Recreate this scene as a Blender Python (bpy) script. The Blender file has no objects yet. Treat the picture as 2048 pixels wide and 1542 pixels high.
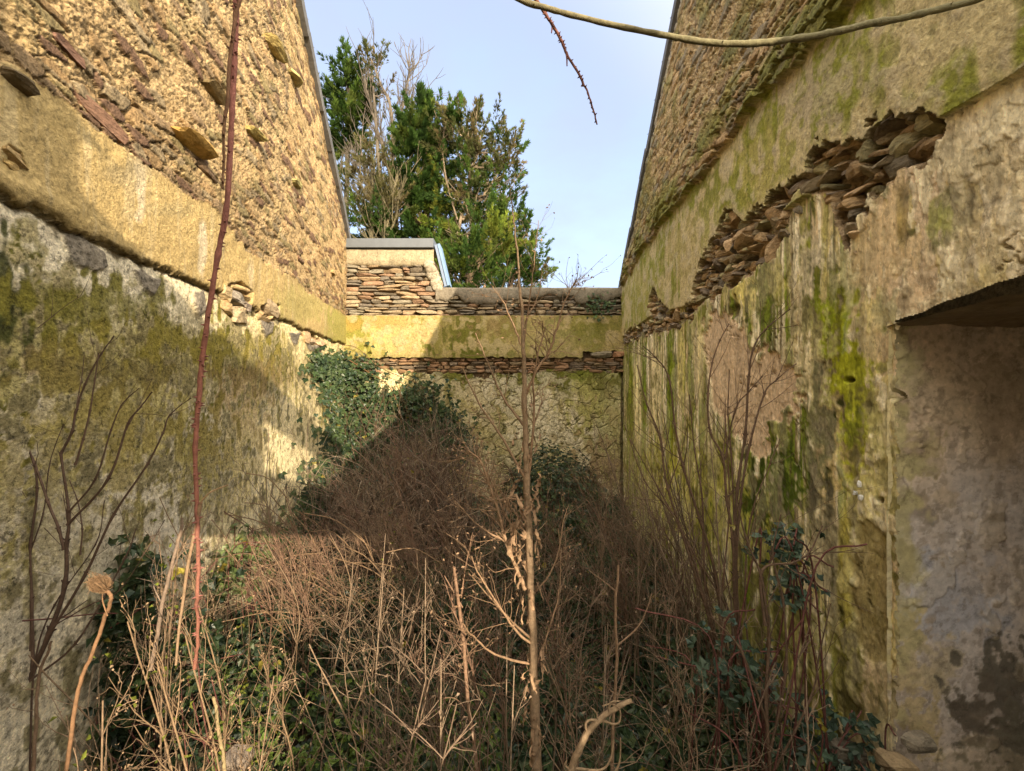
import bpy, math, random
import numpy as np
from mathutils import Vector
rng = np.random.default_rng(7)
random.seed(7)
SC = bpy.context.scene
COL = SC.collection

# ---------------------------------------------------------------- camera
F = 830.0                      # focal length in pixels of the 2048 px wide photograph
CZ = 1.85
cd = bpy.data.cameras.new('camera'); cam = bpy.data.objects.new('camera', cd); COL.objects.link(cam)
cam.location = (0, 0, CZ); cam.rotation_euler = (math.radians(90), 0, 0)
cd.sensor_width = 36; cd.lens = 36 * F / 2048; cd.clip_start = 0.02; cd.clip_end = 500
SC.camera = cam
# ---------------------------------------------------------------- light
SUN_D = Vector((-0.578, 1.0, -0.37)).normalized()      # the way the light travels
sd = bpy.data.lights.new('sun', 'SUN'); sun = bpy.data.objects.new('sun', sd); COL.objects.link(sun)
sd.energy = 2.25; sd.angle = math.radians(0.6); sd.color = (1.0, 0.83, 0.61)
sun.rotation_euler = SUN_D.to_track_quat('-Z', 'Y').to_euler(); sun.location = (3, -6, 8)
W = bpy.data.worlds.new('World'); SC.world = W; W.use_nodes = True
nt = W.node_tree; nt.nodes.clear()
out = nt.nodes.new('ShaderNodeOutputWorld'); bg = nt.nodes.new('ShaderNodeBackground')
sky = nt.nodes.new('ShaderNodeTexSky'); sky.sky_type = 'NISHITA'; sky.sun_disc = False
sky.sun_elevation = math.asin(-SUN_D.z); sky.sun_rotation = math.atan2(-SUN_D.x, -SUN_D.y)
sky.air_density = 1.0; sky.dust_density = 1.2; sky.ozone_density = 1.5
tc = nt.nodes.new('ShaderNodeTexCoord'); mp = nt.nodes.new('ShaderNodeMapping')
mp.inputs['Scale'].default_value = (1.3, 1.0, 2.6); mp.inputs['Rotation'].default_value = (0.2, 0.5, 0.3)
cn = nt.nodes.new('ShaderNodeTexNoise'); cn.inputs['Scale'].default_value = 2.2
cn.inputs['Detail'].default_value = 7; cn.inputs['Roughness'].default_value = 0.55
cr = nt.nodes.new('ShaderNodeMapRange'); cr.inputs[1].default_value = 0.30; cr.inputs[2].default_value = 0.78
cr.inputs[3].default_value = 0.62; cr.inputs[4].default_value = 0.97
mx = nt.nodes.new('ShaderNodeMix'); mx.data_type = 'RGBA'
nrm = nt.nodes.new('ShaderNodeVectorMath'); nrm.operation = 'DOT_PRODUCT'; nrm.inputs[1].default_value = tuple(-SUN_D)
gl = nt.nodes.new('ShaderNodeMapRange'); gl.inputs[1].default_value = -0.42; gl.inputs[2].default_value = 0.55; gl.interpolation_type = 'SMOOTHSTEP'
cc_ = nt.nodes.new('ShaderNodeMix'); cc_.data_type = 'RGBA'
cc_.inputs[6].default_value = (0.98, 1.06, 1.34, 1); cc_.inputs[7].default_value = (8.6, 7.7, 6.3, 1)     # thin cloud away from and near the sun
L = nt.links.new
L(tc.outputs['Generated'], mp.inputs[0]); L(mp.outputs[0], cn.inputs['Vector']); L(cn.outputs[0], cr.inputs[0])
L(tc.outputs['Generated'], nrm.inputs[0]); L(nrm.outputs['Value'], gl.inputs[0]); L(gl.outputs[0], cc_.inputs[0]); L(cc_.outputs[2], mx.inputs[7]); L(cr.outputs[0], mx.inputs[0]); L(sky.outputs[0], mx.inputs[6]); L(mx.outputs[2], bg.inputs[0]); L(bg.outputs[0], out.inputs[0])
bg.inputs[1].default_value = 0.15
SC.view_settings.view_transform = 'Standard'; SC.view_settings.look = 'None'
SC.view_settings.exposure = 2.15; SC.view_settings.gamma = 1
SC.render.engine = 'CYCLES'; SC.cycles.max_bounces = 6; SC.cycles.diffuse_bounces = 4
SC.cycles.use_denoising = True

# ---------------------------------------------------------------- noise
def h2(ix, iy, seed=0):
    a = (ix.astype(np.int64) * 374761393 + iy.astype(np.int64) * 668265263 + seed * 2246822519) & 0xffffffff
    a = ((a ^ (a >> 13)) * 1274126177) & 0xffffffff
    a = ((a ^ (a >> 16)) * 2654435761) & 0xffffffff
    return ((a ^ (a >> 15)) & 0xffffff) / 16777216.0
def vn(x, y, seed=0):
    ix = np.floor(x); iy = np.floor(y); fx = x - ix; fy = y - iy
    fx = fx * fx * (3 - 2 * fx); fy = fy * fy * (3 - 2 * fy)
    a = h2(ix, iy, seed); b = h2(ix + 1, iy, seed); c = h2(ix, iy + 1, seed); d = h2(ix + 1, iy + 1, seed)
    return (a * (1 - fx) + b * fx) * (1 - fy) + (c * (1 - fx) + d * fx) * fy
def fbm(x, y, o=4, seed=0, g=0.5):
    s = 0; a = 1; t = 0
    for k in range(o):
        s = s + a * vn(x, y, seed + k * 17); t += a; a *= g; x = x * 2.03 + 13.1; y = y * 2.03 + 7.7
    return s / t
def worley(x, y, seed=0, jit=0.9):
    ix = np.floor(x); iy = np.floor(y)
    f1 = np.full(x.shape, 9.0); f2 = np.full(x.shape, 9.0); idv = np.zeros(x.shape)
    for dx in (-1, 0, 1):
        for dy in (-1, 0, 1):
            cx = ix + dx; cy = iy + dy
            px = cx + 0.5 + (h2(cx, cy, seed) - 0.5) * jit; py = cy + 0.5 + (h2(cx, cy, seed + 5) - 0.5) * jit
            d = np.hypot(px - x, py - y); m = d < f1
            f2 = np.where(m, f1, np.minimum(f2, d)); idv = np.where(m, h2(cx, cy, seed + 9), idv); f1 = np.where(m, d, f1)
    return f1, f2, idv
def ss(a, b, x):
    t = np.clip((x - a) / (b - a), 0, 1); return t * t * (3 - 2 * t)
def mixc(c, m, k):
    m = np.clip(m, 0, 1)[..., None]; return c * (1 - m) + np.asarray(k, float) * m
def polysd(poly, x, y):                              # signed distance, negative inside
    p = np.asarray(poly, float); n = len(p); d = np.full(x.shape, 1e9); ins = np.zeros(x.shape, bool)
    for i in range(n):
        a = p[i]; b = p[(i + 1) % n]; e = b - a
        t = np.clip(((x - a[0]) * e[0] + (y - a[1]) * e[1]) / (e @ e + 1e-12), 0, 1)
        d = np.minimum(d, np.hypot(x - a[0] - t * e[0], y - a[1] - t * e[1]))
        if a[1] != b[1]:
            c = ((a[1] > y) != (b[1] > y)) & (x < e[0] * (y - a[1]) / e[1] + a[0]); ins ^= c
    return np.where(ins, -d, d)
def blob(u, v, cu, cv, ru, rv, n=0.0, soft=0.5):
    d = np.hypot((u - cu) / ru, (v - cv) / rv) + n
    return ss(1 + soft * 0.5, 1 - soft, d)

# ---------------------------------------------------------------- materials
MATS = {}
def vmat(name, rough=0.92, nsc=40, var=0.35, bsc=60, bst=0.4, bdist=0.01, trans=0.0, spec=0.15, stretch=(1, 1, 1), spk=0.0, tint=(1, 1, 1)):
    """surface whose own colours sit in the mesh, broken up by fine noise and relief"""
    m = bpy.data.materials.new(name); m.use_nodes = True; t = m.node_tree; N = t.nodes; lk = t.links.new
    b = N['Principled BSDF']; b.inputs['Roughness'].default_value = rough; b.inputs['Specular IOR Level'].default_value = spec
    at = N.new('ShaderNodeAttribute'); at.attribute_name = 'Col'
    co = N.new('ShaderNodeTexCoord'); ma = N.new('ShaderNodeMapping'); ma.inputs['Scale'].default_value = stretch
    lk(co.outputs['Object'], ma.inputs[0])
    n1 = N.new('ShaderNodeTexNoise'); n1.inputs['Scale'].default_value = nsc; n1.inputs['Detail'].default_value = 5; n1.inputs['Roughness'].default_value = 0.68
    lk(ma.outputs[0], n1.inputs['Vector'])
    mr = N.new('ShaderNodeMapRange'); mr.inputs[1].default_value = 0.28; mr.inputs[2].default_value = 0.72
    mr.inputs[3].default_value = 1 - var; mr.inputs[4].default_value = 1 + var * 0.8
    lk(n1.outputs[0], mr.inputs[0]); fac = mr.outputs[0]
    if spk > 0:                                            # grains of dirt, lichen and lost paint
        n3 = N.new('ShaderNodeTexNoise'); n3.inputs['Scale'].default_value = nsc * 0.55; n3.inputs['Detail'].default_value = 9; n3.inputs['Roughness'].default_value = 0.78
        lk(ma.outputs[0], n3.inputs['Vector']); m3 = N.new('ShaderNodeMapRange'); m3.inputs[1].default_value = 0.535; m3.inputs[2].default_value = 0.60; m3.inputs[3].default_value = 1; m3.inputs[4].default_value = 1 - spk
        m4 = N.new('ShaderNodeMapRange'); m4.inputs[1].default_value = 0.40; m4.inputs[2].default_value = 0.455; m4.inputs[3].default_value = 1 + spk * .5; m4.inputs[4].default_value = 1
        lk(n3.outputs[0], m3.inputs[0]); lk(n3.outputs[0], m4.inputs[0])
        q1 = N.new('ShaderNodeMath'); q1.operation = 'MULTIPLY'; lk(fac, q1.inputs[0]); lk(m3.outputs[0], q1.inputs[1])
        q2 = N.new('ShaderNodeMath'); q2.operation = 'MULTIPLY'; lk(q1.outputs[0], q2.inputs[0]); lk(m4.outputs[0], q2.inputs[1]); fac = q2.outputs[0]
    mu = N.new('ShaderNodeVectorMath'); mu.operation = 'SCALE'
    lk(at.outputs['Color'], mu.inputs[0]); lk(fac, mu.inputs['Scale'])
    tn = N.new('ShaderNodeVectorMath'); tn.operation = 'MULTIPLY'; tn.inputs[1].default_value = tint; lk(mu.outputs[0], tn.inputs[0]); mu = tn
    lk(mu.outputs[0], b.inputs['Base Color'])
    if bst > 0:
        n2 = N.new('ShaderNodeTexNoise'); n2.inputs['Scale'].default_value = bsc; n2.inputs['Detail'].default_value = 6; n2.inputs['Roughness'].default_value = 0.65
        lk(ma.outputs[0], n2.inputs['Vector'])
        bp = N.new('ShaderNodeBump'); bp.inputs['Strength'].default_value = bst; bp.inputs['Distance'].default_value = bdist
        lk(n2.outputs[0], bp.inputs['Height']); lk(bp.outputs[0], b.inputs['Normal'])
    if trans > 0:
        tr = N.new('ShaderNodeBsdfTranslucent'); lk(mu.outputs[0], tr.inputs[0])
        mxs = N.new('ShaderNodeMixShader'); mxs.inputs[0].default_value = trans
        lk(b.outputs[0], mxs.inputs[1]); lk(tr.outputs[0], mxs.inputs[2]); lk(mxs.outputs[0], N['Material Output'].inputs[0])
    MATS[name] = m
WARM = (1.08, 1.0, 0.87)
vmat('plaster', nsc=60, var=0.36, bsc=80, bst=0.9, bdist=0.010, spk=.34, tint=WARM)
vmat('old_plaster', nsc=66, var=0.45, bsc=80, bst=1.0, bdist=0.012, spk=.62, tint=WARM)
vmat('flaking_plaster', nsc=60, var=0.34, bsc=70, bst=0.8, bdist=0.010, spk=.36, tint=(1.26, 1.20, 1.04), stretch=(1, 1, .55))
vmat('recess_plaster', nsc=30, var=0.24, bsc=60, bst=0.35, bdist=0.008, spk=.28, tint=(1.06, 1, .88))
vmat('rubble', nsc=60, var=0.45, bsc=80, bst=1.0, bdist=0.018, spk=.42, tint=(1.04, 1, .92))
vmat('stone', nsc=30, var=0.45, bsc=45, bst=0.9, bdist=0.014, stretch=(1, 1, 2.2), spk=.35, tint=(1.04, 1, .92))
vmat('concrete', nsc=36, var=0.35, bsc=70, bst=0.9, bdist=0.012, spk=.35)
vmat('slate', rough=0.6, nsc=25, var=0.3, bsc=60, bst=0.3, bdist=0.004, spec=0.35)
vmat('metal', rough=0.45, nsc=12, var=0.12, bsc=40, bst=0.08, bdist=0.002, spec=0.5)
vmat('bark', nsc=60, var=0.4, bsc=120, bst=0.7, bdist=0.004)
vmat('dry', tint=(.70, .69, .68), nsc=90, var=0.4, bsc=150, bst=0.4, bdist=0.003, trans=0.08)
vmat('leaf', rough=0.4, nsc=40, var=0.35, bst=0, trans=0.22, spec=0.35)
vmat('needle', tint=(.58, .62, .62), rough=0.75, nsc=6, var=0.35, bst=0, trans=0.25, spec=0.1)
vmat('soil', nsc=30, var=0.5, bsc=40, bst=1.0, bdist=0.03)

# ---------------------------------------------------------------- object helpers
def fill(me, V, faces_flat, starts, totals, cols, smooth):
    me.vertices.add(len(V)); me.vertices.foreach_set('co', np.asarray(V, np.float32).ravel())
    me.loops.add(len(faces_flat)); me.loops.foreach_set('vertex_index', np.asarray(faces_flat, np.int32))
    me.polygons.add(len(starts)); me.polygons.foreach_set('loop_start', np.asarray(starts, np.int32))
    me.polygons.foreach_set('loop_total', np.asarray(totals, np.int32))
    me.update(calc_edges=True); me.validate()
    a = me.color_attributes.new('Col', 'FLOAT_COLOR', 'POINT')
    c = np.ones((len(V), 4), np.float32); c[:, :3] = np.clip(cols, 0.003, 0.9); a.data.foreach_set('color', c.ravel())
    me.polygons.foreach_set('use_smooth', np.full(len(starts), smooth)); me.update()
def tag(o, label=None, cat=None, group=None, kind=None):
    if label: o['label'] = label
    if cat: o['category'] = cat
    if group: o['group'] = group
    if kind: o['kind'] = kind
    return o
def empty(name, loc, label, cat, group=None):
    o = bpy.data.objects.new(name, None); COL.objects.link(o); o.location = loc; o.empty_display_size = 0.1
    return tag(o, label, cat, group)
class MB:
    """collects tubes, leaves, rocks; build() links them as one mesh object"""
    def __init__(s): s.V = []; s.C = []; s.FI = []; s.FT = []; s.n = 0
    def add(s, V, F, C):
        V = np.asarray(V, float).reshape(-1, 3); F = np.asarray(F, int)
        C = np.broadcast_to(np.asarray(C, float), V.shape)
        s.V.append(V); s.C.append(C); s.FI.append((F + s.n).ravel()); s.FT.append(np.full(len(F), F.shape[1])); s.n += len(V)
    def tube(s, P, R, sides=5, col=(.2, .1, .05), cap=True):
        P = np.asarray(P, float); n = len(P); R = np.broadcast_to(np.asarray(R, float), (n,))
        T = np.gradient(P, axis=0); T /= np.linalg.norm(T, axis=1)[:, None] + 1e-9
        ref = np.array([0.31, 0.95, 0.05]) if abs(T[0][1]) < 0.8 else np.array([0.95, 0.1, 0.3])
        A = np.cross(T, ref); A /= np.linalg.norm(A, axis=1)[:, None] + 1e-9; B = np.cross(T, A)
        th = np.arange(sides) * 2 * np.pi / sides
        V = P[:, None] + R[:, None, None] * (A[:, None] * np.cos(th)[None, :, None] + B[:, None] * np.sin(th)[None, :, None])
        i = np.arange(n - 1)[:, None] * sides; j = np.arange(sides)[None]; k = (j + 1) % sides
        Fq = np.stack([i + j, i + k, i + sides + k, i + sides + j], -1).reshape(-1, 4)
        C = np.asarray(col, float); C = np.repeat(C, sides, 0) if C.ndim == 2 else C
        s.add(V.reshape(-1, 3), Fq, C)
    def leaves(s, P, D, U, ln, wd, C, fold=0.25):
        """batch of folded diamond leaves: base P, direction D, face normal U"""
        n = len(P); D = D / (np.linalg.norm(D, axis=1)[:, None] + 1e-9); S = np.cross(D, U); S /= np.linalg.norm(S, axis=1)[:, None] + 1e-9
        U2 = np.cross(S, D); ln = np.broadcast_to(ln, (n,))[:, None]; wd = np.broadcast_to(wd, (n,))[:, None]
        a = P; b = P + D * ln * 0.42 + S * wd * 0.5 + U2 * wd * fold; c = P + D * ln - U2 * ln * 0.12; d = P + D * ln * 0.42 - S * wd * 0.5 + U2 * wd * fold
        V = np.stack([a, b, c, d], 1).reshape(-1, 3); i = np.arange(n)[:, None] * 4
        Fq = np.concatenate([i + [[0, 1, 2]], i + [[0, 2, 3]]], 1).reshape(-1, 3)
        s.add(V, Fq, np.repeat(np.broadcast_to(C, (n, 3)), 4, 0))
    def box(s, c, h, col, rot=None):
        v = np.array([[x, y, z] for x in (-1, 1) for y in (-1, 1) for z in (-1, 1)], float) * np.asarray(h)
        if rot is not None: v = v @ np.asarray(rot).T
        s.add(v + np.asarray(c), [[0, 1, 3, 2], [4, 6, 7, 5], [0, 4, 5, 1], [2, 3, 7, 6], [0, 2, 6, 4], [1, 5, 7, 3]], col)
    def rock(s, c, h, col, ax=None, rough=0.22, seed=None, flat=0.5):
        """an irregular slab: subdivided box pushed about and partly rounded"""
        N = 4; g = np.linspace(-1, 1, N); V = []; Fs = []; idx = {}
        def vid(p):
            k = tuple(np.round(p, 4))
            if k not in idx: idx[k] = len(V); V.append(np.array(p))
            return idx[k]
        for a in range(3):
            for sgn in (-1, 1):
                for i in range(N - 1):
                    for j in range(N - 1):
                        q = []
                        for (di, dj) in ((0, 0), (1, 0), (1, 1), (0, 1)):
                            p = [0, 0, 0]; p[a] = sgn; p[(a + 1) % 3] = g[i + di]; p[(a + 2) % 3] = g[j + dj]; q.append(vid(p))
                        Fs.append(q if sgn > 0 else q[::-1])
        V = np.array(V); r = np.linalg.norm(V, axis=1)[:, None]
        V = V * (1 - 0.14 * (r - 1) / 0.73) * 1.03
        rr = np.random.default_rng(seed if seed is not None else rng.integers(1 << 30))
        sh = rr.normal(0, rough * 0.38, (8, 3)); ce = rr.uniform(-1.2, 1.2, (8, 3))
        for q in range(8):
            w = np.exp(-((V - ce[q]) ** 2).sum(1) * 1.1)[:, None]; V = V + sh[q] * w * 1.3
        for q in range(9):
            nn = rr.normal(0, 1, 3); nn /= np.linalg.norm(nn); dd = rr.uniform(.55, .95) * np.abs(V @ nn).max(); V = V - np.maximum(0, V @ nn - dd)[:, None] * nn
        V += rr.normal(0, rough * 0.10, V.shape)
        V = V * np.asarray(h)
        if ax is not None: V = V @ np.asarray(ax)
        cc = np.asarray(col) * (1 + rr.normal(0, 0.08, (len(V), 1)))
        s.add(V + np.asarray(c), Fs, cc)
    def build(s, name, mat, parent=None, smooth=True, loc=None):
        V = np.concatenate(s.V)
        if parent is not None: V = V - np.array(parent.location)
        elif loc is not None: V = V - np.asarray(loc)
        ft = np.concatenate(s.FT); fi = np.concatenate(s.FI); st = np.concatenate([[0], np.cumsum(ft)[:-1]])
        me = bpy.data.meshes.new(name); fill(me, V, fi, st, ft, np.concatenate(s.C), smooth)
        me.materials.append(MATS[mat]); o = bpy.data.objects.new(name, me); COL.objects.link(o)
        if parent is not None: o.parent = parent
        elif loc is not None: o.location = loc
        return o
def P3(u, v, Y): return np.array([(u - 1024) / F * Y, Y, CZ - (v - 771) / F * Y])
def curve(pts, n=6):
    p = np.asarray(pts, float)
    if len(p) < 3: 
        t = np.linspace(0, 1, n + 1)[:, None]; return p[0] * (1 - t) + p[-1] * t
    q = np.vstack([2 * p[0] - p[1], p, 2 * p[-1] - p[-2]]); o = []
    for i in range(1, len(q) - 2):
        t = np.linspace(0, 1, n, endpoint=False)[:, None]
        o.append(0.5 * (2 * q[i] + (q[i + 1] - q[i - 1]) * t + (2 * q[i - 1] - 5 * q[i] + 4 * q[i + 1] - q[i + 2]) * t * t + (3 * q[i] - q[i - 1] - 3 * q[i + 1] + q[i + 2]) * t ** 3))
    o.append(p[-1:]); return np.concatenate(o)
def pxcurve(pts, Y, n=6, dY=0.0):
    k = len(pts); return curve([P3(a[0], a[1], (a[2] if len(a) > 2 else Y + dY * i / max(1, k - 1))) for i, a in enumerate(pts)], n)
def grid_mesh(name, mat, parent, V, C, keep, smooth=True):
    """V, C are (rows, cols, 3); keep is a (rows-1, cols-1) mask of faces"""
    R, K = V.shape[:2]; i, j = np.nonzero(keep); a = i * K + j
    Fq = np.stack([a, a + 1, a + K + 1, a + K], 1)
    used, inv = np.unique(Fq.ravel(), return_inverse=True)
    VV = V.reshape(-1, 3)[used] - np.array(parent.location); CC = C.reshape(-1, 3)[used]
    me = bpy.data.meshes.new(name)
    fill(me, VV, inv.ravel(), np.arange(len(Fq)) * 4, np.full(len(Fq), 4), CC, smooth)
    me.materials.append(MATS[mat]); o = bpy.data.objects.new(name, me); COL.objects.link(o); o.parent = parent
    return o

# ================================================================= THE WALLS
YB = 6.05                                   # the back wall stands here
AL, SL = -1.320, -0.1843                    # left wall  X = AL + SL*Y
AR, SR = 1.2545, 0.0614                     # right wall X = AR + SR*Y
def left_yz(u, v):
    Y = AL / ((u - 1024) / F - SL); return Y, CZ - (v - 771) / F * Y
def right_yz(u, v):
    Y = AR / ((u - 1024) / F - SR); return Y, CZ - (v - 771) / F * Y
def line_on(fn, pts):
    q = sorted(fn(*p) for p in pts); return np.array([a for a, b in q]), np.array([b for a, b in q])
def wall_grid(top, sgn):
    Ys = np.concatenate([np.linspace(-0.85, 0.86, 24), 0.9 * np.exp(np.linspace(0, math.log((YB + 0.02) / 0.9), 540))])
    t = top(Ys); lo = np.maximum(-0.05, CZ - 1.02 * np.maximum(Ys, 0.8)); hi = np.minimum(t, CZ + 1.02 * np.maximum(Ys, 0.8))
    r1 = np.linspace(0, 1, 14)[:-1, None]; r2 = np.linspace(0, 1, 600)[:, None]; r3 = np.linspace(0, 1, 16)[1:, None]
    Z = np.concatenate([-0.1 + (lo + 0.1) * r1, lo + (hi - lo) * r2, hi + (np.maximum(t, hi + 0.001) - hi) * r3], 0)
    return np.broadcast_to(Ys, Z.shape).copy(), Z
def fm(mask): return mask[:-1, :-1]

# -------------------------------- left gable wall
LT = lambda Y: np.minimum(3.98 + 0.66 * (YB - Y), 3.98 + 0.66 * (YB - 2.6) - 0.66 * (2.6 - Y))
zt_l = line_on(left_yz, [(0, 140), (82, 192), (210, 282), (268, 316), (402, 412), (495, 500), (543, 534), (694, 637)])
zg_l = line_on(left_yz, [(0, 400), (17, 410), (137, 462), (240, 510), (395, 568), (530, 628), (670, 684), (690, 690)])
def left_wall():
    root = empty('gable_wall', (AL + SL * 3, 3, 0), 'sunlit left gable wall, ochre rubble above a smooth yellow plaster band', 'wall')
    Y, Z = wall_grid(LT, 1)
    X = AL + SL * Y; Yc = np.maximum(Y, 0.5); u = 1024 + F * X / Yc; v = 771 - F * (Z - CZ) / Yc
    n1 = fbm(Y * 3, Z * 3, 5, 1) - 0.5; n2 = fbm(Y * 14, Z * 14, 4, 2) - 0.5; n3 = fbm(Y * 45, Z * 45, 3, 3) - 0.5
    st = fbm(Y * 26, Z * 2.6, 4, 4) - 0.5; st2 = fbm(Y * 60, Z * 7, 3, 5) - 0.5
    zt = np.interp(Y, *zt_l) + 0.11 * n1 + 0.06 * n2; zg = np.interp(Y, *zg_l) + 0.03 * n1 + 0.05 * n2 + .02 * n3
    rub = Z > zt; low = Z < zg; band = ~rub & ~low
    C = np.zeros(Y.shape + (3,)); D = np.zeros(Y.shape)
    # rubble: gravelly lime mortar with slabs of schist showing through
    wx = 0.8 * n2; f1, f2, idm = worley(Y * 17 + wx, Z * 36 + wx, 11); g1, g2, idg = worley(Y * 40, Z * 70, 12)
    s1, s2, ids = worley(Y * 4.2 + 0.5 * n2, Z * 13 + 0.6 * n2, 13); k1, k2, idk = worley(Y * 9 + 0.5 * n2, Z * 22 + 0.6 * n2, 14)
    cm = np.empty(Y.shape + (3,)); cm[:] = (.62, .46, .255)
    cm = mixc(cm, (idm - .5) * .9, (.66, .50, .29)); cm = mixc(cm, (.42 - idm) * .6, (.50, .34, .17)); cm = mixc(cm, ss(.1, .3, n1) * .4, (.46, .36, .17))
    pit = ss(0.10, 0.0, f2 - f1)
    cm = mixc(cm, pit * .2, (.30, .19, .09))
    rg = np.abs(fbm(Y * 20, Z * 40, 4, 15) - .5) * 2; dm = 0.004 * ss(0, .35, f2 - f1) + 0.004 * ss(0, .4, g2 - g1) + 0.05 * n1 + .018 * n2 + .014 * (.5 - rg) + .010 * n3; cm = mixc(cm, ss(.35, .65, rg) * .3, (.44, .30, .15))
    dens = .30 + .35 * ss(.35, .0, Z - zt) + .5 * ss(.18, .02, LT(Y) - Z)
    pal = [(.27, .17, .115), (.38, .31, .16), (.31, .27, .20), (.44, .28, .14), (.23, .16, .115)]
    for (a1, a2, aid, th, dd) in ((s1, s2, ids, dens * .8, .010), (k1, k2, idk, dens * .9, .006)):
        on = ss(.03, .12, (a2 - a1) - .10 * n3) * (aid < th)
        q = (aid / np.maximum(th, .01) * 5).astype(int) % 5; cs = (np.array(pal)[q] * .55 + np.array((.50, .37, .20)) * .45) * (1 + 1.2 * n2[..., None] + .7 * n3[..., None]); cs = np.where((aid < th * .35)[..., None], np.array(pal)[q] * .9, cs)
        cm = cm * (1 - on[..., None]) + cs * on[..., None]; dm = dm * (1 - on) + (0.014 + .5 * dd + .035 * n1 + .014 * n2) * on
        edge = (aid < th) * ss(.12, .05, a2 - a1) * ss(0, .04, a2 - a1); cm = mixc(cm, edge * .5, (.15, .10, .05)); dm -= edge * .012
    # smooth plaster band
    cb = np.empty(cm.shape); cb[:] = (.60, .475, .235)
    cb = mixc(cb, ss(.02, .25, n1) * .5, (.48, .39, .20)); cb = mixc(cb, ss(.06, .2, st) * .45, (.68, .60, .40)); cb = mixc(cb, ss(.1, .3, -n2) * .35, (.42, .33, .15))
    for (cu, cv, ru, rv, col, k) in ((270, 370, 14, 70, (.72, .66, .52), .8), (395, 490, 9, 60, (.74, .68, .54), .8), (495, 560, 6, 40, (.7, .62, .45), .6), (255, 345, 60, 28, (.42, .37, .24), .5),
                                     (600, 610, 60, 40, (.46, .44, .16), .5), (680, 660, 40, 60, (.38, .40, .10), .7), (60, 420, 120, 40, (.48, .38, .18), .6), (330, 420, 60, 16, (.40, .36, .22), .35)):
        cb = mixc(cb, blob(u, v, cu, cv, ru, rv, 1.6 * n2) * k, col)
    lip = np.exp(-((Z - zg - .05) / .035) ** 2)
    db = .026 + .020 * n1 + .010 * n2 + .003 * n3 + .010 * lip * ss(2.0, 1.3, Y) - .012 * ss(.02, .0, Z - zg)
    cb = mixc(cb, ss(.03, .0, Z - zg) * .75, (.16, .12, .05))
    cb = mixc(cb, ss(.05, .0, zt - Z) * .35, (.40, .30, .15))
    # lower plaster
    t = zg - Z
    cl = np.empty(cm.shape); cl[:] = (.72, .69, .58); cl = mixc(cl, ss(250, 560, u), (.72, .64, .40))
    moss = ss(.20, .28, t + .50 * n1 + .25 * n2 + .10 * st) * ss(1.45, .95, t + .6 * n1 + .2 * n2)
    cl = mixc(cl, moss * .85, (.34, .315, .115))
    cl = mixc(cl, moss * ss(-.02, .16, n1 + .8 * n2 + .2 * st), (.115, .115, .022))
    cl = mixc(cl, moss * ss(.03, .08, n2 + .6 * n3), (.46, .42, .27)); cl = mixc(cl, ss(.05, .085, n2 + .8 * n3 + .3 * n1) * .85 * ss(.4, .8, t), (.66, .64, .56))
    cl = mixc(cl, ss(.06, .14, .5 * st + .9 * n2) * ss(.05, .4, t) * .65, (.17, .155, .04))
    cl = mixc(cl, ss(.05, .15, n3 + .6 * n2) * .55 * ss(.1, .3, t), (.085, .075, .03))
    for (cu, cv, ru, rv, col, k) in ((20, 640, 46, 110, (.045, .055, .012), .95), (110, 590, 90, 40, (.15, .14, .04), .75), (85, 810, 32, 26, (.68, .66, .58), .9), (60, 900, 36, 20, (.62, .60, .52), .8), (570, 905, 80, 120, (.80, .74, .52), .92), (470, 1110, 60, 80, (.76, .72, .54), .9), (470, 850, 50, 90, (.46, .40, .22), .6), (320, 1060, 130, 90, (.62, .61, .56), .9),  # pale yellow ovals put the low sun patches into the plaster colour
                                     (140, 1080, 120, 110, (.46, .44, .36), .6), (460, 1090, 40, 70, (.66, .61, .42), .8), (70, 730, 50, 30, (.42, .33, .2), .5), (480, 780, 60, 60, (.42, .33, .22), .6), 
                                     (240, 860, 90, 70, (.22, .19, .06), .5), (250, 740, 190, 44, (.13, .11, .035), .85), (520, 745, 90, 34, (.17, .13, .05), .7), (420, 690, 130, 30, (.26, .23, .05), .7), (180, 610, 150, 46, (.17, .165, .03), .85), (330, 680, 120, 40, (.20, .18, .035), .8), (160, 860, 200, 90, (.27, .235, .075), .55), (400, 930, 45, 120, (.17, .15, .03), .5), (620, 800, 30, 90, (.62, .56, .36), .6), (50, 1250, 60, 90, (.5, .49, .43), .7)):  # dark brown ovals paint the soft shadow edge into the plaster colour
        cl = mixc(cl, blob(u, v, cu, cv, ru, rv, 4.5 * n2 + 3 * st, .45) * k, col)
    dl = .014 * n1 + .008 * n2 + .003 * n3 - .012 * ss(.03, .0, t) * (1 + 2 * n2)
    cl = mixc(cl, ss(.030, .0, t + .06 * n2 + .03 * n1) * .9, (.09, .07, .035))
    # repairs in grey mortar, and holes with stones
    for (poly, kind) in (([(122, 472), (150, 470), (205, 500), (212, 532), (185, 545), (150, 530), (135, 515)], 0), ([(264, 535), (320, 560), (305, 590), (283, 580)], 0), ([(383, 577), (405, 580), (410, 620), (395, 632), (385, 605)], 0),
                         ([(517, 637), (545, 640), (543, 665), (528, 672)], 0), ([(575, 663), (600, 665), (593, 692), (582, 685)], 0), ([(608, 680), (640, 690), (640, 708), (615, 700)], 0),
                         ([(437, 585), (455, 563), (478, 563), (500, 585), (495, 625), (480, 645), (455, 630)], 1), ([(515, 615), (530, 604), (553, 612), (545, 640), (520, 638)], 1), ([(600, 665), (625, 668), (655, 690), (620, 690)], 1), ([(0, 290), (22, 305), (32, 335), (0, 338)], 1)):
        pp = np.array([left_yz(a + .5, b) for a, b in poly]); s = polysd(pp, Y + .02 * n2, Z + .05 * n2); m = ss(.006, -.006, s)
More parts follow.
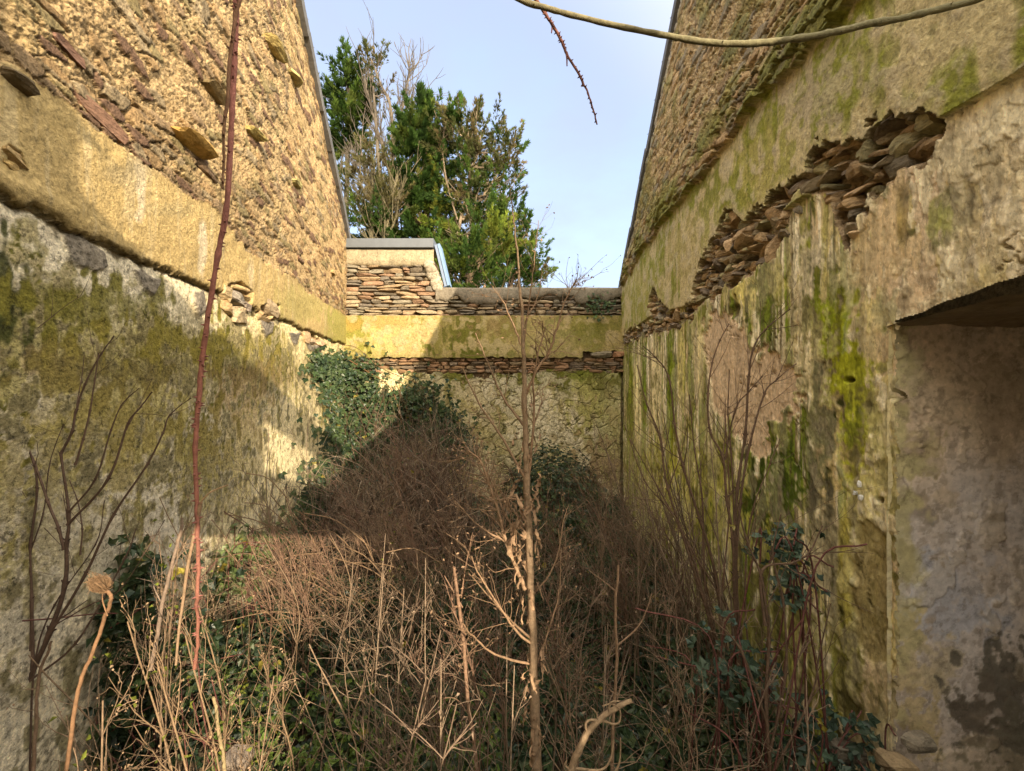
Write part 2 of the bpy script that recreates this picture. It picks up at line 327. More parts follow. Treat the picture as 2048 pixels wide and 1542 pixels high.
        if kind == 0:
            g = np.array([.23, .215, .19]) * (1 + .8 * n2[..., None]); cl = cl * (1 - m[..., None]) + g * m[..., None]; dl = dl * (1 - m) + m * (.012 + .03 * n2)
        else:
            g = np.where((k2 - k1 < .14)[..., None], np.array([.16, .11, .06]), np.array([.40, .29, .16]) * (.65 + .9 * idk[..., None]))
            d2 = -.03 + .05 * n2; g = np.array([.34, .25, .14]) * (1 + 1.5 * n2[..., None])
            for arr in ('b', 'l'):
                if arr == 'b': cb = cb * (1 - m[..., None]) + g * m[..., None]; db = db * (1 - m) + m * d2
                else: cl = cl * (1 - m[..., None]) + g * m[..., None]; dl = dl * (1 - m) + m * d2
    cm = cm * .70; cb = cb * .70; cl = cl * .98
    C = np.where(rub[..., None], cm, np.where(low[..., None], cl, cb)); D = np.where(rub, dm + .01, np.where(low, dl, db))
    V = np.stack([X + D, Y, Z], -1)
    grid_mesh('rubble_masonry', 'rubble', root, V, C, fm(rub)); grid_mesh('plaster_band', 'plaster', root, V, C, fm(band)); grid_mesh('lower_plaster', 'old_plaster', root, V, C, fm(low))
    # body behind the face
    b = MB(); ys = [-.85, 2.6, YB + .45]
    for i in range(2):
        y0, y1 = ys[i], ys[i + 1]; q = []
        for (xx) in (-.06, -.5):
            for (yy, zz) in ((y0, -.1), (y1, -.1), (y1, float(LT(np.array(y1))) - .03), (y0, float(LT(np.array(y0))) - .03)): q.append((AL + SL * yy + xx, yy, zz))
        b.add(q, [[0, 1, 2, 3], [7, 6, 5, 4], [3, 2, 6, 7], [0, 3, 7, 4], [1, 5, 6, 2]], (.4, .3, .17))
    b.build('wall_core', 'rubble', root, smooth=False)
    m = MB(); ax0 = np.array([[SL, 1, 0], [1, -SL, 0], [0, 0, 1.0]])
    for (cu, cv, w, h, col) in ((447, 585, .07, .05, (.44, .34, .20)), (470, 575, .10, .04, (.46, .33, .17)), (478, 600, .13, .05, (.30, .27, .23)), (450, 612, .08, .045, (.40, .29, .16)), (476, 632, .10, .05, (.50, .40, .26)), (488, 612, .06, .04, (.27, .22, .18)), (462, 595, .08, .035, (.33, .29, .24)),
                                (536, 616, .13, .055, (.34, .27, .18)), (524, 634, .09, .04, (.42, .31, .18)), (545, 632, .08, .035, (.46, .34, .19)), (612, 674, .12, .045, (.50, .36, .22)), (640, 686, .12, .04, (.46, .33, .22)), (625, 682, .10, .04, (.36, .28, .2)), (12, 322, .035, .016, (.42, .31, .16)), (6, 308, .03, .014, (.36, .25, .13))):
        yy, zz = left_yz(cu, cv); m.rock((AL + SL * yy - .012, yy, zz), (w, .05, h), col, ax0 + rng.normal(0, .15, (3, 3)), rough=.3)
    m.build('exposed_stones', 'stone', root, smooth=False)
    # slabs sticking out
    for (cu, cv, w, h, pr, col, tilt) in ((540, 97, .15, .028, .11, (.34, .27, .11), .25), (582, 156, .13, .030, .10, (.30, .25, .11), .1), (420, 184, .12, .020, .085, (.22, .17, .09), .3), (503, 269, .12, .024, .09, (.36, .30, .12), -.1),
                                         (372, 288, .17, .036, .11, (.46, .30, .10), .3), (589, 366, .10, .035, .07, (.30, .27, .12), -.15), (12, 163, .055, .022, .06, (.13, .10, .06), .1), (8, 330, .035, .02, .03, (.42, .3, .13), .4),
                                         (405, 340, .12, .03, .045, (.16, .11, .07), .5), (128, 105, .07, .03, .04, (.17, .10, .075), .5), (665, 545, .12, .03, .06, (.36, .26, .13), .0), (600, 520, .10, .03, .035, (.20, .13, .09), .3), (195, 235, .18, .04, .03, (.22, .13, .09), .45)):
        yy, zz = left_yz(cu - 4, cv); m = MB(); a = math.atan(SL); ax = np.array([[math.sin(a) * 1, math.cos(a), -tilt * .25], [math.cos(a), -math.sin(a), 0.05], [0, 0, 1]])
        m.rock((AL + SL * yy + pr * .40, yy, zz), (w * .82, pr * .68, h * .85), col, ax, rough=.30)
        m.build('projecting_stone', 'stone', root, smooth=False)
    return root
left_wall()

# -------------------------------- right gable wall
RT = lambda Y: np.minimum(3.30 + 0.745 * (YB - Y), 3.30 + 0.745 * (YB - 3.27) - 0.86 * (3.27 - Y))
RTC = lambda Y: np.maximum(RT(Y), 2.9)
zt_r = line_on(right_yz, [(1236, 590), (1300, 490), (1400, 368), (1490, 249), (1580, 160), (1690, 62), (1800, -60), (2048, -330)])
NJ = 1.466                                             # far jamb of the recess
POLY_EXP = [(1246, 690), (1252, 662), (1285, 648), (1303, 640), (1303, 590), (1316, 572), (1324, 600), (1350, 622), (1382, 606), (1396, 545), (1430, 470), (1472, 412), (1500, 436), (1540, 400), (1568, 372), (1620, 335), (1624, 310), (1660, 268), (1700, 277), (1745, 240),
            (1800, 222), (1850, 196), (1900, 215), (1890, 270), (1882, 338), (1850, 330), (1800, 352), (1762, 376), (1752, 410), (1722, 440), (1724, 490), (1690, 520), (1672, 480), (1660, 440), (1640, 390), (1600, 396), (1580, 440), (1572, 500), (1520, 540), (1478, 566), (1430, 602), (1400, 612), (1384, 645), (1345, 664), (1310, 672), (1280, 682)]
PINK = [(1402, 655), (1440, 622), (1482, 640), (1502, 700), (1512, 700), (1540, 705), (1604, 750), (1578, 815), (1545, 860), (1512, 905), (1470, 862), (1428, 818), (1412, 730)]
def right_wall():
    root = empty('gable_wall', (AR + SR * 3, 3, 0), 'shaded right gable wall with green algae, torn plaster and a deep recess', 'wall')
    Y, Z = wall_grid(RTC, -1)
    X = AR + SR * Y; Yc = np.maximum(Y, 0.5); u = 1024 + F * X / Yc; v = 771 - F * (Z - CZ) / Yc
    n1 = fbm(Y * 3, Z * 3, 5, 21) - 0.5; n2 = fbm(Y * 14, Z * 14, 4, 22) - 0.5; n3 = fbm(Y * 45, Z * 45, 3, 23) - 0.5
    st = fbm(Y * 22, Z * 2.2, 4, 24) - 0.5; st2 = fbm(Y * 55, Z * 6, 3, 25) - 0.5
    zt = np.interp(Y, *zt_r) + .10 * n1 + .06 * n2
    pe = np.array([right_yz(*p) for p in POLY_EXP]); sd_e = polysd(pe, Y + .16 * n2 + .03 * n3, Z + .16 * n2 + .06 * n3)
    zb = np.interp(Y, *line_on(right_yz, [(1246, 676), (1310, 630), (1385, 610), (1470, 500), (1620, 390), (1700, 330), (1890, 240), (2048, 150)]))
    rub = Z > zt; exp_ = (sd_e < -.018) & ~rub; band = ~rub & ~exp_ & (Z > zb); low = ~rub & ~exp_ & ~band
    # rubble
    wx = .8 * n2; s1, s2, ids = worley(Y * 5.0 + .5 * n2, Z * 15 + .7 * n2, 31); k1, k2, idk = worley(Y * 10 + wx, Z * 27 + wx, 32); g1, g2, idg = worley(Y * 34, Z * 60, 33)
    cm = np.empty(Y.shape + (3,)); cm[:] = (.54, .42, .25)
    cm = mixc(cm, (idg - .5) * .8, (.64, .52, .34)); cm = mixc(cm, ss(.0, .25, n1), (.44, .35, .18))
    rg = np.abs(fbm(Y * 18, Z * 44, 4, 35) - .5) * 2; dm = .006 * ss(0, .35, k2 - k1) + .006 * ss(0, .4, g2 - g1) + .04 * n1 + .020 * n2 + .030 * (.5 - rg) + .012 * n3; cm = mixc(cm, ss(.3, .6, rg) * .5, (.28, .2, .1))
    ledge = ss(.42, .08, Z - zt)
    dens = .30 + .45 * ledge; pal = np.array([(.26, .19, .11), (.30, .25, .13), (.21, .18, .13), (.36, .26, .15), (.19, .17, .10)])
    for (a1, a2, aid, th) in ((k1, k2, idk, dens), (s1, s2, ids, dens * .8)):
        on = ss(.03, .12, (a2 - a1) - .1 * n3) * (aid < th); q = (aid / th * 5).astype(int) % 5
        cm = cm * (1 - on[..., None]) + pal[q] * 1.3 * (1 + .9 * n2[..., None]) * on[..., None]; dm = dm * (1 - on) + (.026 + .03 * (aid / th) * ledge + .014 * n2) * on
        e = (aid < th) * ss(.12, .05, a2 - a1) * ss(0, .04, a2 - a1); cm = mixc(cm, e * .6, (.10, .07, .04)); dm -= .014 * e
    cm = mixc(cm, ss(.085, .06, RT(Y) - Z - .05 * n2) * .9, (.50, .47, .42)); cm = mixc(cm, ss(-.03, .15, n1 + .5 * n2 + .12 * ledge) * (.45 + .35 * ledge), (.17, .185, .035)); dm += .03 * ledge * (1 + 2 * n1)
    # plaster band: grey ochre under a skin of algae
    cb = np.empty(cm.shape); cb[:] = (.50, .45, .27)
    cb = mixc(cb, ss(-.06, .10, n1 + .4 * st) * .9, (.22, .26, .03)); cb = mixc(cb, ss(.06, .2, n2 + .3 * n1) * .75, (.46, .42, .30)); cb = mixc(cb, ss(.05, .2, -n2 + .5 * st) * .6, (.17, .18, .04))
    for (cu, cv, ru, rv, col, k) in ((1640, 190, 70, 90, (.42, .38, .28), .8), (1750, 120, 60, 60, (.34, .32, .16), .5), (1560, 320, 60, 60, (.27, .29, .04), .7), (1530, 380, 30, 60, (.40, .37, .14), .7), (1440, 430, 40, 60, (.26, .28, .05), .7), (1370, 500, 30, 60, (.44, .38, .20), .6), (1280, 580, 30, 60, (.36, .34, .12), .6), (1420, 330, 26, 60, (.16, .18, .03), .5)):
        cb = mixc(cb, blob(u, v, cu, cv, ru, rv, 5 * n2 + 3 * st, .5) * k, col)
    cb = mixc(cb, ss(.035, .0, sd_e + .02 * n2) * .55, (.50, .44, .27))
    db = .030 + .020 * n1 + .010 * n2 + .004 * n3
    # lower plaster
    cl = np.empty(cm.shape); cl[:] = (.66, .60, .43)
    cl = mixc(cl, ss(1650, 1800, u) * ss(700, 500, v), (.72, .66, .53)); cl = mixc(cl, ss(.05, .2, n1) * .4, (.50, .42, .28)); cl = mixc(cl, ss(.05, .22, n2 + .4 * n3) * .5, (.62, .56, .42))
    gs = ss(.03, .11, st + .3 * n1 - .06) * ss(1900, 1600, u); cl = mixc(cl, gs * .85, (.20, .235, .025))
    cl = mixc(cl, ss(.07, .17, st2 + .3 * st) * ss(1900, 1700, u) * .6, (.15, .14, .04))
    cl = mixc(cl, ss(.1, .22, n3 + .5 * n2) * .35, (.14, .12, .05))
    l1 = fbm(Y * 6.5 + 3, Z * 3.0, 6, 46) - .5; l2 = fbm(Y * 8 + 9, Z * 2.6, 6, 47) - .5; l3 = fbm(Y * 15, Z * 5, 5, 48) - .5; lay = np.zeros(Y.shape)
    for (ll, th, col, k, up) in ((l1, .06, (.58, .50, .22), .7, -.004), (l2, .075, (.54, .42, .30), .7, -.005), (l3, .105, (.74, .69, .54), .8, .004), (-l1, .055, (.72, .67, .51), .8, .004), (-l3, .12, (.45, .38, .24), .6, -.004)):
        m = ss(th, th + .012, ll); cl = mixc(cl, ss(th - .022, th - .004, ll) * ss(th + .010, th, ll) * .2, (.20, .16, .08)); cl = cl * (1 - k * m[..., None]) + np.array(col) * (1 + 1.0 * st2[..., None]) * (k * m)[..., None]; lay = lay + .5 * up * m
    for (sd_, fq, lo_, col, k) in ((61, 34, .07, (.82, .78, .64), .8), (62, 46, .085, (.06, .075, .015), .85), (63, 24, .055, (.15, .21, .012), .92), (64, 60, .11, (.12, .09, .05), .7)):
        m = ss(lo_, lo_ + .025, fbm(Y * fq, Z * 1.1 + sd_, 4, sd_) - .5 + .05 * n1 + .12 * n2) * ss(1760, 1640, u); cl = mixc(cl, m * k, col)
    run = ss(.05, .10, fbm(Y * 30, Z * 1.3, 4, 49) - .5 + .25 * n1) * ss(.9, .0, np.maximum(zb - Z, 0)) * ss(1780, 1600, u); cl = mixc(cl, run * .8, (.19, .20, .03))
    sp = polysd(np.array([right_yz(*p) for p in PINK]), Y + .18 * n2 + .10 * st + .04 * n3, Z + .30 * n2 + .08 * n3); pk = ss(.008, -.008, sp)
    ck = np.array([.52, .41, .30]) * (1 + .5 * n2[..., None] + .35 * st[..., None])
    ns = 2.6 * n2 + 2.4 * st + 1.2 * n3
    for (cu, cv, ru, rv, col, k) in ((1262, 860, 7, 190, (.19, .23, .02), .95), (1289, 860, 5, 190, (.13, .19, .012), .95), (1276, 800, 9, 120, (.62, .56, .33), .9), (1312, 780, 13, 110, (.64, .57, .36), .9), (1480, 1010, 210, 150, (.40, .39, .085), .6), (1330, 960, 80, 140, (.50, .47, .16), .6), (1600, 1280, 150, 120, (.27, .25, .07), .7), (1342, 800, 9, 140, (.15, .20, .015), .95), (1362, 740, 8, 90, (.52, .48, .18), .8), (1380, 730, 6, 80, (.16, .21, .02), .8),
                                     (1340, 930, 30, 60, (.35, .35, .03), .7), (1400, 720, 12, 90, (.60, .52, .32), .7), (1490, 590, 34, 38, (.60, .54, .20), .9), (1530, 610, 24, 70, (.13, .17, .02), .9), (1560, 560, 18, 40, (.46, .44, .14), .7), (1615, 560, 30, 90, (.60, .54, .40), .75), (1668, 620, 40, 60, (.14, .17, .025), .85), (1660, 680, 48, 90, (.24, .30, .015), .97),
                                     (1690, 560, 30, 60, (.52, .50, .32), .6), (1700, 850, 70, 190, (.33, .36, .02), .95), (1700, 860, 26, 50, (.13, .16, .02), .7), (1610, 720, 44, 80, (.50, .44, .27), .7), (1660, 940, 34, 130, (.48, .38, .21), .8), (1640, 900, 9, 80, (.17, .12, .06), .8), (1562, 950, 88, 130, (.06, .095, .008), .98), (1555, 840, 50, 60, (.19, .22, .03), .8), (1590, 1060, 30, 50, (.10, .12, .03), .7), (1430, 980, 40, 110, (.30, .30, .05), .6),
                                     (1640, 1120, 70, 130, (.29, .265, .18), .9), (1560, 1170, 60, 90, (.27, .25, .09), .7), (1690, 1150, 16, 180, (.46, .42, .10), .8), (1740, 1010, 40, 120, (.40, .36, .12), .7), (1760, 870, 30, 120, (.44, .40, .22), .7), (1690, 1360, 70, 90, (.22, .22, .04), .8), (1500, 1250, 110, 120, (.20, .20, .05), .7), (1740, 1420, 60, 120, (.16, .14, .06), .7),
                                     (1880, 440, 36, 46, (.20, .24, .02), .9), (1800, 440, 14, 70, (.24, .19, .06), .7), (1760, 620, 20, 60, (.34, .33, .20), .6), (1920, 330, 60, 60, (.58, .52, .36), .6), (2000, 480, 90, 60, (.58, .50, .37), .6), (1750, 790, 40, 14, (.17, .15, .05), .5), (1950, 600, 140, 20, (.54, .44, .30), .6), (1830, 590, 40, 30, (.56, .44, .30), .6)):
        m = blob(u, v, cu, cv, ru, rv, ns * (1 if ru > 16 else .25), .4) * k; cl = cl * (1 - m[..., None]) + np.array(col) * np.clip(1 + 2.2 * st[..., None] + 1.6 * n2[..., None] + .8 * n3[..., None], .4, 1.8) * m[..., None]
    dl = lay + .012 * n1 + .008 * n2 + .003 * n3
    # flaked layers of limewash: two worley contours give torn edges with a step
    fl = fbm(Y * 5, Z * 3.2, 5, 41) - .5; fk = ss(.045, .05, fl); dl += .003 * fk; cl = mixc(cl, ss(.028, .042, fl) * ss(.052, .046, fl) * .15, (.14, .12, .06)); cl = mixc(cl, fk * .22, (.66, .60, .42))
    fl2 = fbm(Y * 9, Z * 6, 4, 44) - .5; dl += .002 * ss(.09, .095, fl2); cl = mixc(cl, ss(.075, .088, fl2) * ss(.1, .092, fl2) * .12, (.16, .13, .07))
    cl = cl * (1 - pk[..., None]) + ck * pk[..., None]; dl = dl - .012 * pk; ed = ss(.016, .0, np.abs(sp)) * .25; cl = mixc(cl, ed, (.62, .55, .36))
    # brown lozenge low by the jamb
    s3 = polysd(np.array([right_yz(*p) for p in [(1715, 1060), (1745, 1040), (1780, 1090), (1785, 1290), (1760, 1320), (1715, 1290), (1700, 1180)]]), Y + .09 * n2 + .02 * n3, Z + .16 * n2 + .03 * n3); m3 = ss(.02, -.02, s3) * .85
    cl = cl * (1 - m3[..., None]) + np.array([.27, .225, .10]) * (1 + .6 * st[..., None] + .5 * n2[..., None]) * m3[..., None]; dl -= .012 * m3
    cw1, cw2, _ = worley(Y * 3.0 + .9 * n2 + .5 * n1, Z * 2.2 + .9 * n2, 45); crk = ss(.022, .006, cw2 - cw1) * ss(-.02, .1, n1)
    cl = mixc(cl, crk * .85, (.07, .055, .03)); dl -= .012 * crk
    for (cu, cv, r, asp) in ((1468, 622, 11, 2.2), (1505, 772, 8, .6), (1795, 790, 15, 1), (1700, 760, 9, .6), (1760, 1000, 6, 1)):   # pock marks
        m = blob(u, v, cu, cv, r, r * asp, 1.4 * n2, .5); cl = mixc(cl, m * .9, (.08, .06, .03)); dl -= .04 * m
    # loose rubble showing where the plaster has gone
    ce = np.empty(cm.shape); ce[:] = (.24, .18, .11); ce = mixc(ce, ss(-.05, .1, n2), (.44, .34, .22)); de = -.075 + .05 * n1 + .05 * n2
    C = np.where(rub[..., None], cm, np.where(exp_[..., None], ce, np.where(band[..., None], cb, cl)))
    D = np.where(rub, dm + .01, np.where(exp_, de * ss(-.018, -.06, sd_e), np.where(band, db, dl)))
    corner = ss(.10, .0, np.abs(Y - NJ - .0)) * (Z < 2.07)
    V = np.stack([X - D, Y, Z], -1)
    zl = np.interp(Y, [0, 1.07, 1.30, NJ], [2.16, 2.135, 2.10, 2.075]) + .016 * n2 + .012 * n1
    hole = (Z < zl) & (Y < NJ - .002 - .06 * np.abs(n2) - .05 * np.abs(n3)) & (Y > .25)
    keep = ~hole
    grid_mesh('rubble_masonry', 'rubble', root, V, C, fm(rub & keep)); grid_mesh('plaster_band', 'plaster', root, V, C, fm(band & keep))
    grid_mesh('lower_plaster', 'flaking_plaster', root, V, C, fm(low & keep)); grid_mesh('rubble_bed', 'rubble', root, V, C, fm(exp_ & keep))
    # stones lying in the gap
    m = MB(); ax0 = np.array([[SR, 1, 0], [1, -SR, 0], [0, 0, 1.0]])
    lo, hi = pe.min(0), pe.max(0); cnt = 0
    pal2 = [(.36, .26, .15), (.29, .24, .16), (.44, .32, .19), (.26, .23, .18), (.50, .37, .23), (.34, .31, .18), (.20, .16, .12)]
    big = [(1845, 250, .12, .055), (1808, 285, .13, .065), (1868, 318, .09, .05), (1735, 300, .12, .06), (1715, 330, .10, .07), (1660, 345, .17, .05), (1790, 330, .12, .07), (1600, 370, .16, .04), (1545, 430, .16, .085), (1520, 480, .13, .055), (1450, 480, .20, .06), (1450, 520, .18, .04), (1525, 520, .14, .05), (1690, 410, .12, .04), (1700, 460, .10, .06), (1312, 600, .10, .09), (1600, 420, .07, .06), (1660, 300, .15, .05), (1375, 615, .12, .05), (1335, 640, .14, .05)]
    placed = []
    for (cu, cv, w, h) in big:
        yy, zz = right_yz(cu, cv); placed.append((yy, zz, max(w, h) * .8)); sc = min(1.0, yy / 2.1)
        m.rock((AR + SR * yy + .045, yy, zz), (w * .46 * max(.7, sc), .055, h * .5), np.array(pal2[rng.integers(7)]) * rng.uniform(.8, 1.15), ax0 + rng.normal(0, .16, (3, 3)), rough=.34)
    tries = 0
    while cnt < 420 and tries < 9000:
        tries += 1; yy = rng.uniform(lo[0], hi[0]); zz = rng.uniform(lo[1], hi[1])
        if polysd(pe, np.array([yy]), np.array([zz]))[0] > -.030: continue
        w = rng.choice((.03, .05, .08, .13)) * rng.uniform(.8, 1.2) * min(1.25, .55 + yy * .18); h = min(.05, w * rng.uniform(.22, .8))
        if any(abs(yy - a) < w * .8 + c * .35 and abs(zz - b) < h * .8 + c * .25 for a, b, c in placed): continue
        placed.append((yy, zz, w)); cnt += 1
        m.rock((AR + SR * yy + rng.uniform(.035, .085), yy, zz), (w, .06, h), np.array(pal2[rng.integers(7)]) * rng.uniform(.65, 1.2), ax0 + rng.normal(0, .22, (3, 3)), rough=.36)
    m.build('exposed_stones', 'stone', root, smooth=False)
    # the recess: far jamb, soffit, back and near jamb
    xw = AR + SR * NJ; xs = np.linspace(-.004, .80, 170); zs = np.linspace(-.1, 2.075, 400)
    XX, ZZ = np.meshgrid(xw + xs, zs); un = 1024 + F * XX / NJ; vnn = 771 - F * (ZZ - CZ) / NJ
    a1 = fbm(XX * 4, ZZ * 4, 5, 51) - .5; a2 = fbm(XX * 16, ZZ * 16, 4, 52) - .5; a3 = fbm(XX * 50, ZZ * 50, 3, 53) - .5; sx = fbm(XX * 20, ZZ * 3, 4, 54) - .5
    cj = np.empty(XX.shape + (3,)); cj[:] = (.60, .50, .40)
    cj = mixc(cj, ss(820, 1000, vnn + 300 * a1), (.58, .55, .56)); cj = mixc(cj, ss(-.05, .2, a1) * .4, (.52, .41, .28)); cj = mixc(cj, ss(.05, .2, sx) * .35, (.42, .36, .30))
    for (cu, cv, ru, rv, col, k) in ((1815, 720, 40, 60, (.46, .42, .28), .8), (1830, 900, 50, 80, (.38, .33, .18), .7), (1890, 1200, 100, 110, (.44, .46, .55), .85), (1960, 1130, 60, 60, (.52, .47, .44), .5), (1840, 1020, 40, 60, (.16, .13, .09), .6), (1820, 1380, 60, 120, (.52, .44, .27), .9), (1880, 1330, 60, 50, (.52, .46, .34), .8), (2010, 1390, 95, 85, (.15, .14, .12), .95), (2010, 1480, 80, 60, (.17, .16, .13), .95), (1960, 1420, 40, 60, (.16, .14, .12), .9), (1880, 1000, 30, 26, (.50, .42, .32), .6), (1870, 930, 22, 12, (.5, .42, .36), .7), (1985, 1035, 30, 12, (.2, .17, .15), .7), (2020, 800, 60, 100, (.33, .27, .20), .6), (1805, 1130, 20, 40, (.12, .09, .06), .8)):
        cj = mixc(cj, blob(un, vnn, cu, cv, ru, rv, 2.6 * a2 + 1.5 * a3, .3) * k, col)
    fl = fbm(XX * 6, ZZ * 6, 5, 55) - .5; fk = ss(.06, .066, fl); cj = mixc(cj, fk * .3, (.52, .45, .33)); cj = mixc(cj, ss(.045, .058, fl) * ss(.072, .062, fl) * .12, (.14, .11, .08))
    cj = mixc(cj, ss(1840, 1800, un + 160 * a2 + 60 * a1) * .75, (.46, .43, .24)); cj = mixc(cj, ss(.09, .2, a3 + .5 * a2) * .4, (.2, .16, .12))
    dj = .008 * a1 + .004 * a2 + .003 * a3 + .005 * fk; rnd = .012 * np.exp(-xs / .02)[None]
    grid_mesh('recess_jamb', 'recess_plaster', root, np.stack([XX, NJ - dj + rnd + .003, ZZ], -1), cj, np.ones((399, 169), bool))
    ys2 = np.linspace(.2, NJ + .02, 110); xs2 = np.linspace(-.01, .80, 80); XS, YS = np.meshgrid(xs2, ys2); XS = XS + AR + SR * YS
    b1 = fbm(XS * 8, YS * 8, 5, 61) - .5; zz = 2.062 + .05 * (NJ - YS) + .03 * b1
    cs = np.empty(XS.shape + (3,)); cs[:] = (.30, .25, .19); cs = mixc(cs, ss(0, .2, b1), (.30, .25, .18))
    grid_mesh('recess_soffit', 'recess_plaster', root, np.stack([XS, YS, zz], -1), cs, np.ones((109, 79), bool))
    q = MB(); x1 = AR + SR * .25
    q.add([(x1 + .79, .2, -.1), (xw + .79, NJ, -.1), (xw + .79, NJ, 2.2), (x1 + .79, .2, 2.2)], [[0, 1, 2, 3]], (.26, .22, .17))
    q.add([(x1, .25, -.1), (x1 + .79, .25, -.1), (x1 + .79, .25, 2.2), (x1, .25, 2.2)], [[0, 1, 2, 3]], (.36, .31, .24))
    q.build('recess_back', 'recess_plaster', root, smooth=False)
    b = MB(); ys = [-.85, .0, 3.27, YB + .45]
    for i in range(3):
        y0, y1 = ys[i], ys[i + 1]; qq = []
        for xx in (.84, 1.1):
            for (yy, zz) in ((y0, -.1), (y1, -.1), (y1, float(RTC(np.array(y1))) - .03), (y0, float(RTC(np.array(y0))) - .03)): qq.append((AR + SR * yy + xx, yy, zz))
        b.add(qq, [[3, 2, 1, 0], [4, 5, 6, 7], [7, 6, 2, 3], [4, 7, 3, 0], [2, 6, 5, 1]], (.38, .3, .18))
    # the top of the wall under the roof
    tp = [(-.85, 0), (.8, 0), (3.27, 0), (YB + .3, 0)]
    for i in range(3):
        y0, y1 = tp[i][0], tp[i + 1][0]; z0, z1 = float(RTC(np.array(y0))), float(RTC(np.array(y1)))
        b.add([(AR + SR * y0 - .01, y0, z0), (AR + SR * y1 - .01, y1, z1), (AR + SR * y1 + 1, y1, z1), (AR + SR * y0 + 1, y0, z0)], [[0, 1, 2, 3]], (.36, .3, .2))
    b.build('wall_core', 'rubble', root, smooth=False)
    # three white cable clips
    for (cu, cv, sx_, sz) in ((1726, 968, .006, .014), (1716, 986, .006, .008), (1728, 995, .007, .011)):
        yy, zz = right_yz(cu, cv); c = MB(); c.rock((AR + SR * yy - .012, yy, zz), (.008, sx_, sz), (.78, .77, .72), rough=.15); c.build('cable_clip', 'concrete', root)
    return root
right_wall()

# -------------------------------- back wall
def bx(u): return (u - 1024) / F * YB
def bz(v): return CZ - (v - 771) / F * YB
def stone_run(m, x0, x1, z0, z1, ch, pal, yface=YB, seed=1, dark=1.0):
    r = np.random.default_rng(seed); z = z0
    while z < z1 - .015:
        h = min(r.uniform(.6, 1.5) * ch, z1 - z); x = x0 - r.uniform(0, .1)
        while x < x1:
            w = r.uniform(1.6, 6.0) * ch
            if x + w > x1 + .02: w = max(.04, x1 + .02 - x)
            c = np.array(pal[r.integers(len(pal))]) * r.uniform(.75, 1.2)
            sub = 2 if (h > ch * 1.1 and r.random() < .35) else 1
            for k in range(sub):
                hh = h / sub
                m.rock((x + w / 2, yface + .05 + r.uniform(-.012, .02), z + hh * (k + .5)), (w / 2 * .985, .06, hh / 2 * .96), c * r.uniform(.85, 1.12), np.eye(3) + r.normal(0, .035, (3, 3)), rough=.17, seed=int(r.integers(1 << 30)))
            x += w
        z += h
